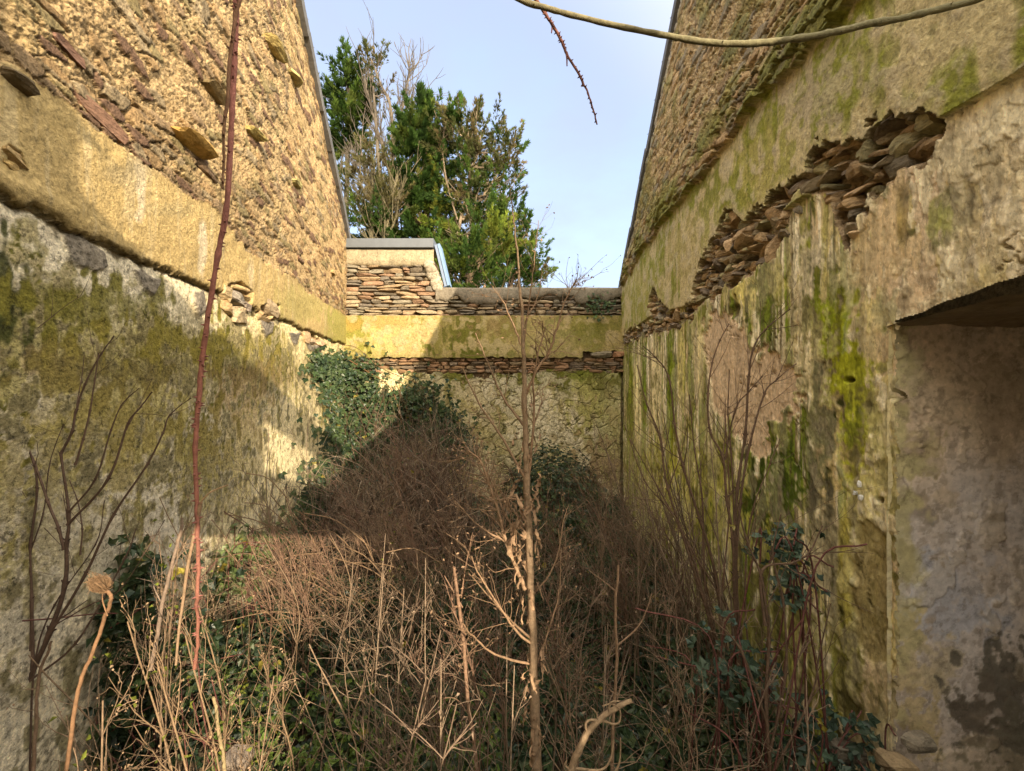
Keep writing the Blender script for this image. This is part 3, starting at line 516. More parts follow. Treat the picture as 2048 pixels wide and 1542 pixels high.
def back_wall():
    root = empty('back_wall', (-.4, YB, 0), 'cracked mossy end wall of schist with a smooth plaster band and concrete capping', 'wall')
    xl, xr = bx(678), bx(1262)
    xs = np.linspace(xl, xr, 560); zs = np.linspace(-.1, bz(632), 520); X, Z = np.meshgrid(xs, zs); u = 1024 + F * X / YB; v = 771 - F * (Z - CZ) / YB
    n1 = fbm(X * 2.6, Z * 2.6, 5, 71) - .5; n2 = fbm(X * 10, Z * 10, 4, 72) - .5; n3 = fbm(X * 34, Z * 34, 3, 73) - .5; st = fbm(X * 14, Z * 1.8, 4, 74) - .5
    band = v + 10 * n2 < 716 + 3 * n1; band &= ~((v > 704 + 16 * n2) & (u > 1165)); low = v + 26 * n2 > np.interp(u, [690, 760, 830, 960, 1100, 1250], [742, 742, 744, 752, 742, 738])
    gap = ~band & ~low
    cb = np.empty(X.shape + (3,)); cb[:] = (.46, .38, .17)
    cb = mixc(cb, ss(-.08, .16, n1 + .5 * st) * .7, (.24, .235, .045)); cb = mixc(cb, ss(.05, .2, n2) * .6, (.54, .46, .28))
    for (cu, cv, ru, rv, col, k) in ((760, 680, 70, 40, (.56, .47, .20), .8), (725, 660, 16, 40, (.24, .25, .035), .8), (845, 660, 40, 50, (.54, .40, .22), .6), (830, 650, 26, 30, (.58, .48, .24), .7), (940, 660, 40, 50, (.15, .16, .02), .85), (965, 700, 70, 14, (.13, .15, .02), .8), (1000, 650, 40, 30, (.30, .22, .10), .7), (1190, 660, 60, 25, (.20, .21, .04), .7), (1100, 690, 60, 30, (.36, .33, .14), .6), (780, 645, 60, 10, (.46, .30, .09), .6)):
        cb = mixc(cb, blob(u, v, cu, cv, ru, rv, 5 * n2 + 3 * st, .5) * k, col)
    cb = mixc(cb, ss(8, 0, np.abs(v - 712)) * .35, (.2, .18, .06)); db = .045 + .02 * n1 + .008 * n2
    cl = np.empty(cb.shape); cl[:] = (.54, .50, .34)
    cl = mixc(cl, ss(.02, .14, n2 + .5 * n1) * .75, (.58, .56, .46)); cl = mixc(cl, ss(.02, .14, -n1 + .4 * n2) * .7, (.31, .28, .11))
    w1, w2, wi = worley(X * 4.2 + 1.2 * n2, Z * 5.5 + 1.2 * n2, 75); ck = ss(.09, .02, w2 - w1) * ss(-.22, .05, n1 + .4 * n2 + .1)
    w3, w4, _ = worley(X * 10 + 1.2 * n2, Z * 13 + 1.2 * n2, 76); ck2 = ss(.10, .02, w4 - w3) * ss(-.1, .1, -n1 + n2)
    top = ss(800, 742, v + 90 * n1 + 60 * st) * ss(800, 900, u); cl = mixc(cl, top * .95, (.105, .12, .016))
    for (cu, cv, ru, rv, col, k) in ((770, 800, 90, 80, (.60, .55, .36), .9), (1000, 850, 26, 120, (.09, .095, .018), .7), (950, 780, 40, 40, (.5, .48, .42), .6), (1100, 790, 90, 50, (.52, .50, .40), .6), (1200, 850, 40, 140, (.33, .34, .17), .7), (1170, 800, 30, 60, (.36, .36, .12), .7), (1190, 960, 60, 60, (.28, .20, .13), .7), (1010, 960, 70, 60, (.42, .40, .28), .5), (1160, 745, 30, 12, (.12, .15, .02), .8), (930, 850, 40, 70, (.36, .32, .18), .6)):
        cl = mixc(cl, blob(u, v, cu, cv, ru, rv, 5 * n2 + 3 * st, .5) * k, col)
    cl = mixc(cl, np.maximum(ck * .92 * ss(-.1, .12, fbm(X * 3, Z * 3, 3, 77) - .5), ck2 * .5 * ss(.0, .12, fbm(X * 3, Z * 3, 3, 78) - .5)), (.10, .10, .03)); dl = .016 * n1 + .01 * n2 + .004 * n3 - .02 * ck
    cl = mixc(cl, ss(.08, .18, n3 + .5 * n2) * .4, (.13, .12, .04))
    cg = np.empty(cb.shape); cg[:] = (.12, .085, .05)
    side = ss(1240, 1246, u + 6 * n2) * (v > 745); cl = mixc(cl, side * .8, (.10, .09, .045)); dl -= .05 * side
    cb = cb * (.66, .68, .70)
    C = np.where(band[..., None], cb, np.where(low[..., None], cl, cg)); D = np.where(band, db, np.where(low, dl, -.05))
    V = np.stack([X, YB - D, Z], -1)
    grid_mesh('plaster_band', 'plaster', root, V, C, fm(band)); grid_mesh('lower_plaster', 'old_plaster', root, V, C, fm(low)); grid_mesh('mortar_bed', 'rubble', root, V, C, fm(gap))
    pal = [(.26, .195, .125), (.25, .205, .14), (.19, .165, .13), (.31, .25, .17), (.165, .145, .12), (.25, .165, .11), (.22, .20, .155), (.15, .125, .095)]
    m = MB()
    stone_run(m, bx(686), bx(1246), bz(746), bz(716), .042, [(.26, .17, .10), (.22, .17, .11), (.30, .19, .12), (.2, .16, .12)], YB, 5)
    m.rock((bx(1203), YB + .0, bz(709)), (.155, .07, .048), (.25, .22, .17), rough=.12); m.rock((bx(1236), YB, bz(709)), (.08, .07, .045), (.34, .19, .11), rough=.15)
    m.build('stone_course', 'stone', root, smooth=False)
    m = MB(); stone_run(m, bx(684), bx(1246), bz(636), bz(582), .058, pal, YB, 8); stone_run(m, bx(684), bx(866), bz(582), bz(528), .060, pal, YB, 9)
    m.build('stone_masonry', 'stone', root, smooth=False)
    c = MB(); yb2 = YB + .5                                                # core behind the stones
    c.add([(xl - .3, YB + .075, -.1), (xr + .2, YB + .075, -.1), (xr + .2, YB + .075, bz(590)), (xl - .3, YB + .075, bz(590)), (xl - .3, yb2, -.1), (xr + .2, yb2, -.1), (xr + .2, yb2, bz(590)), (xl - .3, yb2, bz(590))], [[3, 2, 1, 0], [4, 5, 6, 7], [7, 6, 2, 3]], (.17, .12, .07))
    xk = bx(866); c.add([(xl - .3, YB + .075, bz(590)), (xk - .01, YB + .075, bz(590)), (xk - .01, YB + .075, bz(515)), (xl - .3, YB + .075, bz(515)), (xl - .3, yb2, bz(590)), (xk - .01, yb2, bz(590)), (xk - .01, yb2, bz(515)), (xl - .3, yb2, bz(515))], [[3, 2, 1, 0], [4, 5, 6, 7], [7, 6, 2, 3], [1, 2, 6, 5]], (.17, .12, .07))
    c.build('wall_core', 'rubble', root, smooth=False)
    # concrete capping with a ragged lower edge
    def slab(name, u0, u1, vt, vb, y0, y1, col, seed, amp):
        xx = np.linspace(bx(u0), bx(u1), 150); k = len(xx); rr = fbm(xx * 5, xx * 0 + seed, 5, seed) - .5
        zt_ = bz(vt) + .018 * (fbm(xx * 3, xx * 0, 3, seed + 3) - .5); zb_ = bz(vb) + amp * rr; rows = []; cols = []
        prof = [(y1, 1), (y0 + .03, 1), (y0 + .008, .93), (y0, .8), (y0 - .004, .4), (y0 + .002, .12), (y0 + .02, 0), (y1, 0)]
        for (yy, t) in prof:
            jy = .016 * (fbm(xx * 9, xx * 0 + yy * 30 + t * 7, 4, seed + 5) - .5); rows.append(np.stack([xx, yy + jy, zb_ + (zt_ - zb_) * t], -1)); cols.append(np.array(col) * (1 + .5 * (fbm(xx * 7, xx * 0 + t * 3, 4, seed + 9) - .5))[:, None])
        o = grid_mesh(name, 'concrete', root, np.array(rows), np.array(cols), np.ones((len(prof) - 1, k - 1), bool))
        return o
    slab('concrete_capping', 872, 1256, 575, 600, YB - .03, YB + .5, (.18, .155, .115), 81, .30)
    blk = slab('concrete_block', 682, 868, 498, 531, YB - .02, YB + .42, (.30, .25, .16), 91, .05)
    # grey metal flashing on the raised part, with its blue-grey sloping end
    f = MB(); z0, z1 = bz(497), bz(479)
    f.add([(bx(684), YB - .06, z0), (bx(868), YB - .06, z0), (bx(868), YB - .05, z1), (bx(684), YB - .05, z1), (bx(684), YB + .5, z0 + .02), (bx(868), YB + .5, z0 + .02), (bx(868), YB + .5, z1 + .02), (bx(684), YB + .5, z1 + .02)], [[0, 1, 2, 3], [3, 2, 6, 7], [1, 5, 6, 2], [0, 3, 7, 4], [0, 4, 5, 1]], (.10, .11, .12))
    fo = f.build('metal_flashing', 'metal', root, smooth=False)
    g = MB(); g.box((bx(690), YB - .063, (z0 + z1) / 2), (.035, .004, .055), (.36, .36, .34)); g.build('joint_plate', 'metal', fo, smooth=False)
    d = MB(); a = np.array([bx(868), YB - .02, bz(491)]); b_ = np.array([bx(888), YB - .02, bz(574)]); n = np.array([.97, 0, .24])
    for k in range(2):
        o0 = n * (.01 + .045 * k) - np.array([0, .012 * k, 0]); w = n * .036; t = np.array([0, .25, 0])
        q = [a + o0, a + o0 + w, b_ + o0 + w, b_ + o0]; d.add(q + [p + t for p in q], [[3, 2, 1, 0], [0, 1, 5, 4], [1, 2, 6, 5], [0, 4, 7, 3]], [(.16, .21, .30), (.15, .24, .37)][k])
    d.build('edge_flashing', 'metal', root, smooth=False)
    # mortar beside the block
    mm = MB()
    for k in range(9):
        t = k / 8; mm.rock((bx(858 + 16 * t), YB + .03, bz(530 + 44 * t)), (.085, .07, .06), np.array((.38, .34, .27)) * rng.uniform(.85, 1.1), rough=.3)
    mm.build('mortar_end', 'rubble', root)
    return root
back_wall()

# -------------------------------- slate roofs of the two neighbouring houses (their verges edge the sky)
def roof(name, label, A, S, sgn, top, segs, over, th, vergecol, n_slate):
    root = empty(name, (A + S * 3, 3, 4), label, 'roof')
    r = MB(); v = MB()
    for (y0, y1) in segs:
        z0, z1 = float(top(np.array(y0))), float(top(np.array(y1)))
        for mb, xa, xb, up, col in ((r, 0.02, 3.4, th * .55, (.075, .08, .085)),):
            q = [(A + S * y0 - sgn * (-xa), y0, z0 + .012), (A + S * y1 + sgn * xa, y1, z1 + .012), (A + S * y1 + sgn * xb, y1, z1 + .012), (A + S * y0 + sgn * xb, y0, z0 + .012)]
            q[0] = (A + S * y0 + sgn * xa, y0, z0 + .012)
            mb.add(q + [(a, b, c + up) for a, b, c in q], [[0, 1, 2, 3], [7, 6, 5, 4], [0, 4, 5, 1], [1, 5, 6, 2], [2, 6, 7, 3], [3, 7, 4, 0]], col)
        L_ = math.hypot(y1 - y0, z1 - z0); n = max(2, int(L_ / n_slate)); e = np.array([S * (y1 - y0), y1 - y0, z1 - z0]) / n; el = np.linalg.norm(e); e = e / el
        for k in range(n):                                    # overlapping verge slates
            p = np.array([A + S * y0, y0, z0]) + e * el * (k + .5); nn = np.cross(np.array([1, 0, 0]), e); nn /= np.linalg.norm(nn); nn *= np.sign(nn[2])
            c = np.array(vergecol) * rng.uniform(.8, 1.2); rot = np.stack([np.array([1, 0, 0]), e, nn], 1)
            tl = .018 * (1 if e[2] > 0 else -1)
            rot2 = np.stack([np.array([1, 0, 0]), e * math.cos(tl) + nn * math.sin(tl), nn * math.cos(tl) - e * math.sin(tl)], 1)
            v.box(p + np.array([-sgn * over, 0, 0]) * .5 + nn * (th * .5 + rng.normal(0, .004)), (over * rng.uniform(.88, 1.1), el * .52, th * .5), c, rot2)
            hk = p + np.array([-sgn * over * 1.5, 0, 0]) + nn * (th * .9); v.tube([hk, hk + nn * .03 + e * .02], .0025, 3, (.2, .2, .2))
    r.build('roof_slope', 'slate', root, smooth=False); v.build('verge', 'slate', root, smooth=False)
roof('slate_roof', 'dark slate roof edge running up the left gable against the sky', AL, SL, -1, LT, [(2.6, YB + .05), (2.6, -.85)], .05, .075, (.105, .10, .092), .22)
roof('slate_roof', 'thin dark slate roof edge along the right gable beside the sky', AR, SR, 1, RT, [(3.27, YB + .05), (3.27, .95)], .04, .07, (.10, .095, .088), .30)
# pale mortar fillet under the right verge is part of that wall's top

# -------------------------------- front wall behind the photographer, with its opening (it throws the shade on the left wall)
def front_wall():
    root = empty('front_wall', (0, -.6, 0), 'broken rubble front wall with a tall window opening behind the viewer', 'wall')
    m = MB(); col = (.42, .34, .2)
    for (x0, x1, z0, z1) in ((-1.45, -.50, 0, 4.1), (-.50, -.40, 0, 3.55), (-.40, -.12, 0, 3.29), (-.12, .03, 2.12, 3.29), (.03, 1.24, 2.12, 2.58), (.03, .24, 2.58, 3.01), (.03, 1.24, 3.01, 3.30), (-.12, 1.24, 0, .95), (.45, 1.24, .95, 1.58)):  # last block, a raised unseen sill, is added to shade the centre floor
        nx = max(2, int((x1 - x0) / .12)); nz = max(2, int((z1 - z0) / .15)); e = .003 * rng.random()
        m.box(((x0 + x1) / 2, -.6 + e, (z0 + z1) / 2), ((x1 - x0) / 2, .08, (z1 - z0) / 2), col)
    m.build('masonry', 'rubble', root, smooth=False)
    s = MB()
    for (x0, x1, z) in ((-1.45, -.5, 4.1), (-.5, -.4, 3.55), (-.4, 1.2, 3.29)):
        x = x0
        while x < x1:
            w = rng.uniform(.05, .11); s.rock((x + w, -.6, z), (w, .09, rng.uniform(.015, .035)), np.array((.36, .28, .17)) * rng.uniform(.7, 1.2)); x += 2 * w
    s.build('loose_stones', 'stone', root, smooth=False)
front_wall()

# -------------------------------- ground
def veg(X, Y):
    """height of the matted plants over the floor"""
    h = .20 + .12 * np.sin(X * 2.1 + .5) * np.sin(Y * 1.7) + .06 * np.sin(X * 5.3 + Y * 3.1)
    h = h + 1.00 * np.exp(-(((X + 1.10) / .62) ** 2 + ((Y - 4.8) / .75) ** 2)) + .70 * np.exp(-(((X - .48) / .50) ** 2 + ((Y - 4.7) / .7) ** 2)) + .55 * np.exp(-(((X + 2.15) / .5) ** 2 + ((Y - 5.0) / 1.0) ** 2))
    h = h + .35 * np.exp(-(((X + 1.55) / .4) ** 2 + ((Y - 2.5) / 1.0) ** 2)) + .18 * np.exp(-(((X + .55) / .5) ** 2 + ((Y - 2.9) / .6) ** 2)) + .16 * np.exp(-((Y - .9) / .7) ** 2)
    return h
def ground_h(X, Y):
    inside = (X > AL + SL * Y - .3) & (X < AR + SR * Y + .9) & (Y < YB + .2) & (Y > -1)
    return np.where(inside, (veg(X, Y) - .20) * .75, -.05) + .05 * (fbm(X * 4, Y * 4, 4, 101) - .5)
def ground():
    xs = np.concatenate([np.linspace(-140, -3.2, 14), np.linspace(-3, 2.6, 150), np.linspace(3, 140, 14)]); ys = np.concatenate([np.linspace(-60, -1.2, 8), np.linspace(-1, 6.4, 170), np.linspace(7, 240, 20)])
    X, Y = np.meshgrid(xs, ys); Z = ground_h(X, Y); n = fbm(X * 6, Y * 6, 4, 102)
    C = np.empty(X.shape + (3,)); C[:] = (.06, .045, .028); C = mixc(C, ss(.45, .65, n) * .8, (.10, .075, .045)); C = mixc(C, (Y > 6.5) * .8, (.07, .09, .03))
    R = empty('tmp', (0, 0, 0), '', ''); o = grid_mesh('ground', 'soil', R, np.stack([X, Y, Z], -1), C, np.ones((len(ys) - 1, len(xs) - 1), bool))
    o.parent = None; bpy.data.objects.remove(R); tag(o, kind='structure')
ground()
def xmin(Y): return AL + SL * Y
def xmax(Y): return AR + SR * Y

# ================================================================= PLANTS INSIDE THE WALLS
GREEN = np.array([(.030, .052, .022), (.040, .066, .026), (.052, .080, .028), (.026, .046, .024), (.062, .085, .035)])
def leafcols(n, pal=GREEN, yellow=.02):
    c = pal[rng.integers(len(pal), size=n)] * rng.uniform(.7, 1.35, (n, 1))
    k = rng.random(n) < yellow; c[k] = np.array((.30, .25, .04)) * rng.uniform(.6, 1.1, (k.sum(), 1)); return c
def rdir(n, up=0.3):
    d = rng.normal(0, 1, (n, 3)); d[:, 2] = d[:, 2] * .6 + up; return d / np.linalg.norm(d, axis=1)[:, None]
def trifoliate(mb, P, D, U, size, C):
    """bramble or ivy leaf: three leaflets from one point"""
    S = np.cross(D, U); S /= np.linalg.norm(S, axis=1)[:, None] + 1e-9
    for a, k in ((0, 1.0), (.95, .8), (-.95, .8)):
        mb.leaves(P, D * math.cos(a) + S * math.sin(a), U, size * k, size * k * .72, C)
def scatter_leaves(mb, n, fx, size=(.025, .05), pal=GREEN, yellow=.02, tri=True):
    P, nrm = fx(n); U = nrm + rng.normal(0, .45, (len(P), 3)); U /= np.linalg.norm(U, axis=1)[:, None]
    D = rng.normal(0, 1, (len(P), 3)); D -= U * (D * U).sum(1)[:, None]; D[:, 2] -= .25; D /= np.linalg.norm(D, axis=1)[:, None]
    s = rng.uniform(*size, len(P)); C = leafcols(len(P), pal, yellow)
    (trifoliate if tri else (lambda m, a, b, c, d, e: m.leaves(a, b, c, d, d * .8, e)))(mb, P, D, U, s, C)

def ground_cover():
    mb = MB()
    def fx(n):
        Y = .75 + 5.3 * rng.random(n) ** .85; X = xmin(Y) + .05 + (xmax(Y) - xmin(Y) - .1) * rng.random(n)
        k = fbm(X * 2.2, Y * 2.2, 4, 111); keep = (k > .40) | (rng.random(n) < .35); X, Y = X[keep], Y[keep]
        Z = ground_h(X, Y) + .02 + .24 * rng.random(len(X)) ** 1.3 * (fbm(X * 3, Y * 3, 3, 112) + .3)
        N = np.zeros((len(X), 3)); N[:, 2] = 1; N[:, 1] = -.55; return np.stack([X, Y, Z], 1), N
    scatter_leaves(mb, 38000, fx, (.026, .058), yellow=.012)
    g2 = np.array([(.11, .17, .03), (.14, .20, .045), (.09, .14, .03)])
    def fx2(n):
        u_ = rng.uniform(430, 1000, n); Y = rng.uniform(1.0, 2.2, n); X = (u_ - 1024) / F * Y; Z = ground_h(X, Y) + .03 + .22 * rng.random(n); N = np.zeros((n, 3)); N[:, 2] = 1; N[:, 1] = -.6
        return np.stack([X, Y, Z], 1), N
    scatter_leaves(mb, 2600, fx2, (.014, .032), g2, .03)
    o = mb.build('ivy_ground_cover', 'leaf', smooth=False); tag(o, 'dark ivy and bramble leaves matting the floor between the walls', 'ground cover', kind='stuff')
ground_cover()

# ivy up the corner of the back wall and the left wall
def ivy_climber():
    root = empty('ivy', (bx(720), YB - .1, 0), 'dark ivy climbing the back left corner below the plaster band', 'ivy')
    blobs = [(690, 745, 62, 42, 1.0), (720, 790, 60, 45, .9), (662, 735, 28, 30, .6), (695, 900, 44, 60, .9), (690, 975, 55, 55, 1.2), (750, 830, 50, 40, .55), (700, 860, 60, 50, .8), (800, 800, 46, 30, .45), (850, 800, 44, 45, .7), (880, 850, 50, 40, .8), (820, 850, 60, 40, .6), (650, 1020, 44, 40, 1), (600, 1090, 46, 40, .9), (700, 960, 80, 60, 1), (770, 880, 60, 40, .5), (905, 890, 40, 30, .5)]
    mb = MB(); tot = sum(b[4] for b in blobs)
    for (cu, cv, ru, rv, w) in blobs:
        n = int(5600 * w / tot); a = rng.normal(0, .55, n); b = rng.normal(0, .55, n); u = cu + a * ru; v = cv + b * rv
        # on the back wall, or on the left wall where the view meets that first
        yl = AL / np.minimum((u - 1024) / F - SL, -1e-3); yl = np.where(yl > 0, yl, 99); Y = np.minimum(YB - .06, yl - .05)
        off = .03 + .16 * rng.random(n) ** 2 + np.clip((v - 830) / 240, 0, 1) * .45 * rng.random(n); Y = Y - off
        P = np.stack([(u - 1024) / F * Y, Y, CZ - (v - 771) / F * Y], 1); P = P[P[:, 2] > .1]
        N = np.zeros((len(P), 3)); N[:, 1] = -.9; N[:, 0] = np.where(P[:, 0] < -1.9, .5, 0); N[:, 2] = .35
        U = N + rng.normal(0, .4, N.shape); U /= np.linalg.norm(U, axis=1)[:, None]; D = rng.normal(0, .6, N.shape); D[:, 2] -= .7; D -= U * (D * U).sum(1)[:, None]; D /= np.linalg.norm(D, axis=1)[:, None]
        trifoliate(mb, P, D, U, rng.uniform(.035, .070, len(P)), leafcols(len(P), GREEN * 1.15, .012))
    mb.build('foliage', 'leaf', root, smooth=False)
    s = MB()
    for k in range(26):
        u0 = rng.uniform(640, 860); p = [(u0 + rng.uniform(-20, 20), 1050), (u0 + rng.uniform(-25, 25), 950), (u0 + rng.uniform(-30, 30), 860), (u0 + rng.uniform(-50, 30), 770)]
        q = pxcurve(p, YB - .25, 5); q[:, 0] = np.maximum(q[:, 0], xmin(q[:, 1]) + .05); s.tube(q, np.linspace(.008, .003, len(q)), 4, (.09, .06, .035))
    q = pxcurve([(690, 715), (730, 740), (780, 775), (800, 830), (805, 880)], YB - .2, 6); s.tube(q, .007, 4, (.16, .09, .04))
    q = pxcurve([(655, 700), (690, 690), (720, 700), (760, 735), (830, 765), (870, 790)], YB - .15, 6); s.tube(q, .005, 4, (.13, .08, .04))
    s.build('stem', 'bark', root)
ivy_climber()

def heap(name, label, cat, cx, cy, rx, ry, ztop, nl, size, pal, yellow=.015):
    root = empty(name, (cx, cy, 0), label, cat); mb = MB()
    th = rng.uniform(0, 2 * np.pi, nl); ph = np.arccos(rng.random(nl) ** .9); r = rng.uniform(.72, 1.06, nl) + .25 * (fbm(th * 2, ph * 3, 3, 131) - .5)
    N = np.stack([np.sin(ph) * np.cos(th), np.sin(ph) * np.sin(th), np.cos(ph)], 1); k = N[:, 1] < .5; N = N[k]; r = r[k]
    P = np.array([cx, cy, 0.05]) + N * r[:, None] * np.array([rx, ry, ztop]); U = N + rng.normal(0, .4, N.shape); U[:, 2] += .35; U /= np.linalg.norm(U, axis=1)[:, None]
    P[:, 0] = np.clip(P[:, 0], xmin(P[:, 1]) + .05, xmax(P[:, 1]) - .05); P[:, 1] = np.minimum(P[:, 1], YB - .06)
    D = rng.normal(0, .7, N.shape); D[:, 2] -= .6; D -= U * (D * U).sum(1)[:, None]; D /= np.linalg.norm(D, axis=1)[:, None]
    trifoliate(mb, P, D, U, rng.uniform(*size, len(P)), leafcols(len(P), pal, yellow)); mb.build('foliage', 'leaf', root, smooth=False)
    s = MB()
    for k in range(60):
        a = rng.uniform(0, 2 * np.pi); p0 = np.array([cx, cy, .05]) + np.array([rx * .5 * math.cos(a), ry * .5 * math.sin(a), 0]); p1 = np.array([cx + rx * .9 * math.cos(a), min(cy + ry * .9 * math.sin(a), YB - .1), ztop * rng.uniform(.4, .95)])
        s.tube(curve([p0, (p0 + p1) / 2 + (0, 0, ztop * .3), p1], 4), .005, 3, (.10, .06, .035))
    s.build('stem', 'bark', root)
heap('ivy_mound', 'dark green ivy mound heaped against the right of the back wall', 'ivy', .47, 4.9, .68, .85, 1.05, 4200, (.028, .055), GREEN)

BROWN = np.array([(.19, .135, .095), (.23, .165, .115), (.15, .10, .07), (.28, .21, .145), (.21, .125, .085)])
def thicket():
    root = empty('bramble_thicket', (-1.1, 4.7, 0), 'brown heap of dead bramble canes in front of the back wall', 'brambles')
    s = MB()
    for k in range(820):
        pk = rng.integers(5); x = (-1.45, -1.15, -.95, -.75, -1.2)[pk] + rng.normal(0, .24); y = (4.2, 4.6, 4.3, 4.0, 3.7)[pk] + rng.normal(0, .25); y = min(y, YB - .35); top = (.95, 1.30, 1.22, 1.0, .9)[pk] * rng.uniform(.3, 1.08)
        lean = rng.normal(0, .22); z0 = .1; p0 = np.array([x - lean * .5, y + rng.uniform(0, .2), z0]); p1 = np.array([x, y, z0 + top * .7]); p2 = np.array([x + lean + rng.normal(0, .06), y - rng.uniform(0, .12), z0 + top]); p3 = p2 + (np.array([rng.normal(0, .12), -rng.uniform(0, .2), -rng.uniform(-.05, .35)]) if rng.random() < .35 else np.array([rng.normal(0, .04), rng.normal(0, .04), rng.uniform(.05, .22)]))
        q = curve([p0, p1, p2, p3], 4); c = BROWN[rng.integers(5)] * (.92, 1, 1.06) * rng.uniform(.7, 1.9); s.tube(q, np.linspace(.0055, .0020, len(q)), 3, c)
        for j in range(3):
            b = q[rng.integers(4, len(q))]; d = np.array([rng.normal(0, .09), rng.normal(0, .06), rng.uniform(.0, .14)]); s.tube([b, b + d * .6 + rng.normal(0, .008, 3), b + d], [.0018, .0014, .001], 3, c * 1.1)
    s.build('cane', 'dry', root)
    l = MB(); n = 900; P = np.stack([-1.12 + rng.normal(0, .42, n), 4.2 + rng.normal(0, .3, n), .1 + 1.1 * rng.random(n)], 1); P = P[P[:, 2] < .15 + 1.2 * np.exp(-((P[:, 0] + 1.12) / .6) ** 2)]
    l.leaves(P, rdir(len(P)), rdir(len(P)), rng.uniform(.02, .045, len(P)), rng.uniform(.015, .03, len(P)), leafcols(len(P), np.concatenate([GREEN, BROWN * .8]), .01)); l.build('foliage', 'leaf', root, smooth=False)
thicket()

# fine dead stems lying through everything
def tangle():
    s = MB()
    for k in range(1700):
        Y = rng.uniform(1.5, 4.8); w = xmax(Y) - xmin(Y); X = xmin(Y) + .1 + (w - .2) * rng.random(); z = float(ground_h(np.array([X]), np.array([Y]))[0]); L_ = rng.uniform(.2, .62)
        a = rng.uniform(0, 2 * np.pi); up = rng.uniform(.15, 1.0); d = np.array([math.cos(a) * (1 - up * .7), math.sin(a) * .5 * (1 - up * .5), up]); d *= L_ / np.linalg.norm(d)
        p0 = np.array([X, Y, z]); p2 = p0 + d; mid = p0 + d * .5 + np.array([rng.normal(0, .04), 0, rng.uniform(.0, .08)]); droop = p2 + np.array([d[0] * .4, d[1] * .4, -rng.uniform(-.05, .12)])
        q = curve([p0, mid, p2, droop], 4); q[:, 0] = np.clip(q[:, 0], xmin(q[:, 1]) + .04, xmax(q[:, 1]) - .04)
        if Y < 2.5 and rng.random() < .72: continue
        s.tube(q, np.linspace(.0028, .0012, len(q)), 3, BROWN[rng.integers(5)] * rng.uniform(.7, 1.25))
    for k in range(130):                                  # bent straw on the left, in the sun
        u = rng.normal(600, 110); v = rng.normal(1230, 110); Y = rng.uniform(2.1, 2.8); p = P3(u, v, Y); a = rng.normal(-.6, .35); L_ = rng.uniform(.2, .5)
        d = np.array([math.cos(a), rng.normal(0, .25), math.sin(a)]) * L_; s.tube(curve([p - d * .5, p + np.array([0, 0, .05]), p + d * .5], 4), [.003] * 8 + [.0015], 3, np.array((.30, .20, .12)) * rng.uniform(.7, 1.3))
    o = s.build('dead_stem_tangle', 'dry'); tag(o, 'thin brown dead stems tangled through the ivy on the floor', 'dead stems', kind='stuff')
tangle()

def twig(s, p, d, L_, r, depth, col, wob=.12, up=.25, kids=4, ang=.6, sides=4):
    d = np.asarray(d, float); d /= np.linalg.norm(d); n = 6; q = [np.asarray(p, float)]
    for i in range(n):
        d = d + rng.normal(0, wob, 3) * .5 + np.array([0, 0, up * .12]); d /= np.linalg.norm(d); q.append(q[-1] + d * L_ / n)
    q = np.array(q); s.tube(q, np.linspace(r, r * .45, len(q)), sides, col)
    if depth > 0:
        for k in range(kids):
            i = rng.integers(1, n + 1) if kids > 1 else n; t = q[i] - q[i - 1]; t /= np.linalg.norm(t); a = rng.normal(0, 1, 3); a -= t * (a @ t); a /= np.linalg.norm(a) + 1e-9
            g = rng.uniform(ang * .6, ang * 1.3); twig(s, q[i], t * math.cos(g) + a * math.sin(g), L_ * rng.uniform(.3, .6), r * .55, depth - 1, col, wob, up, max(1, kids - 1), ang, max(3, sides - 1))
    else:
        s.add_tip = q[-1]
        s.tips.append(q[-1])
def newmb():
    m = MB(); m.tips = []; return m

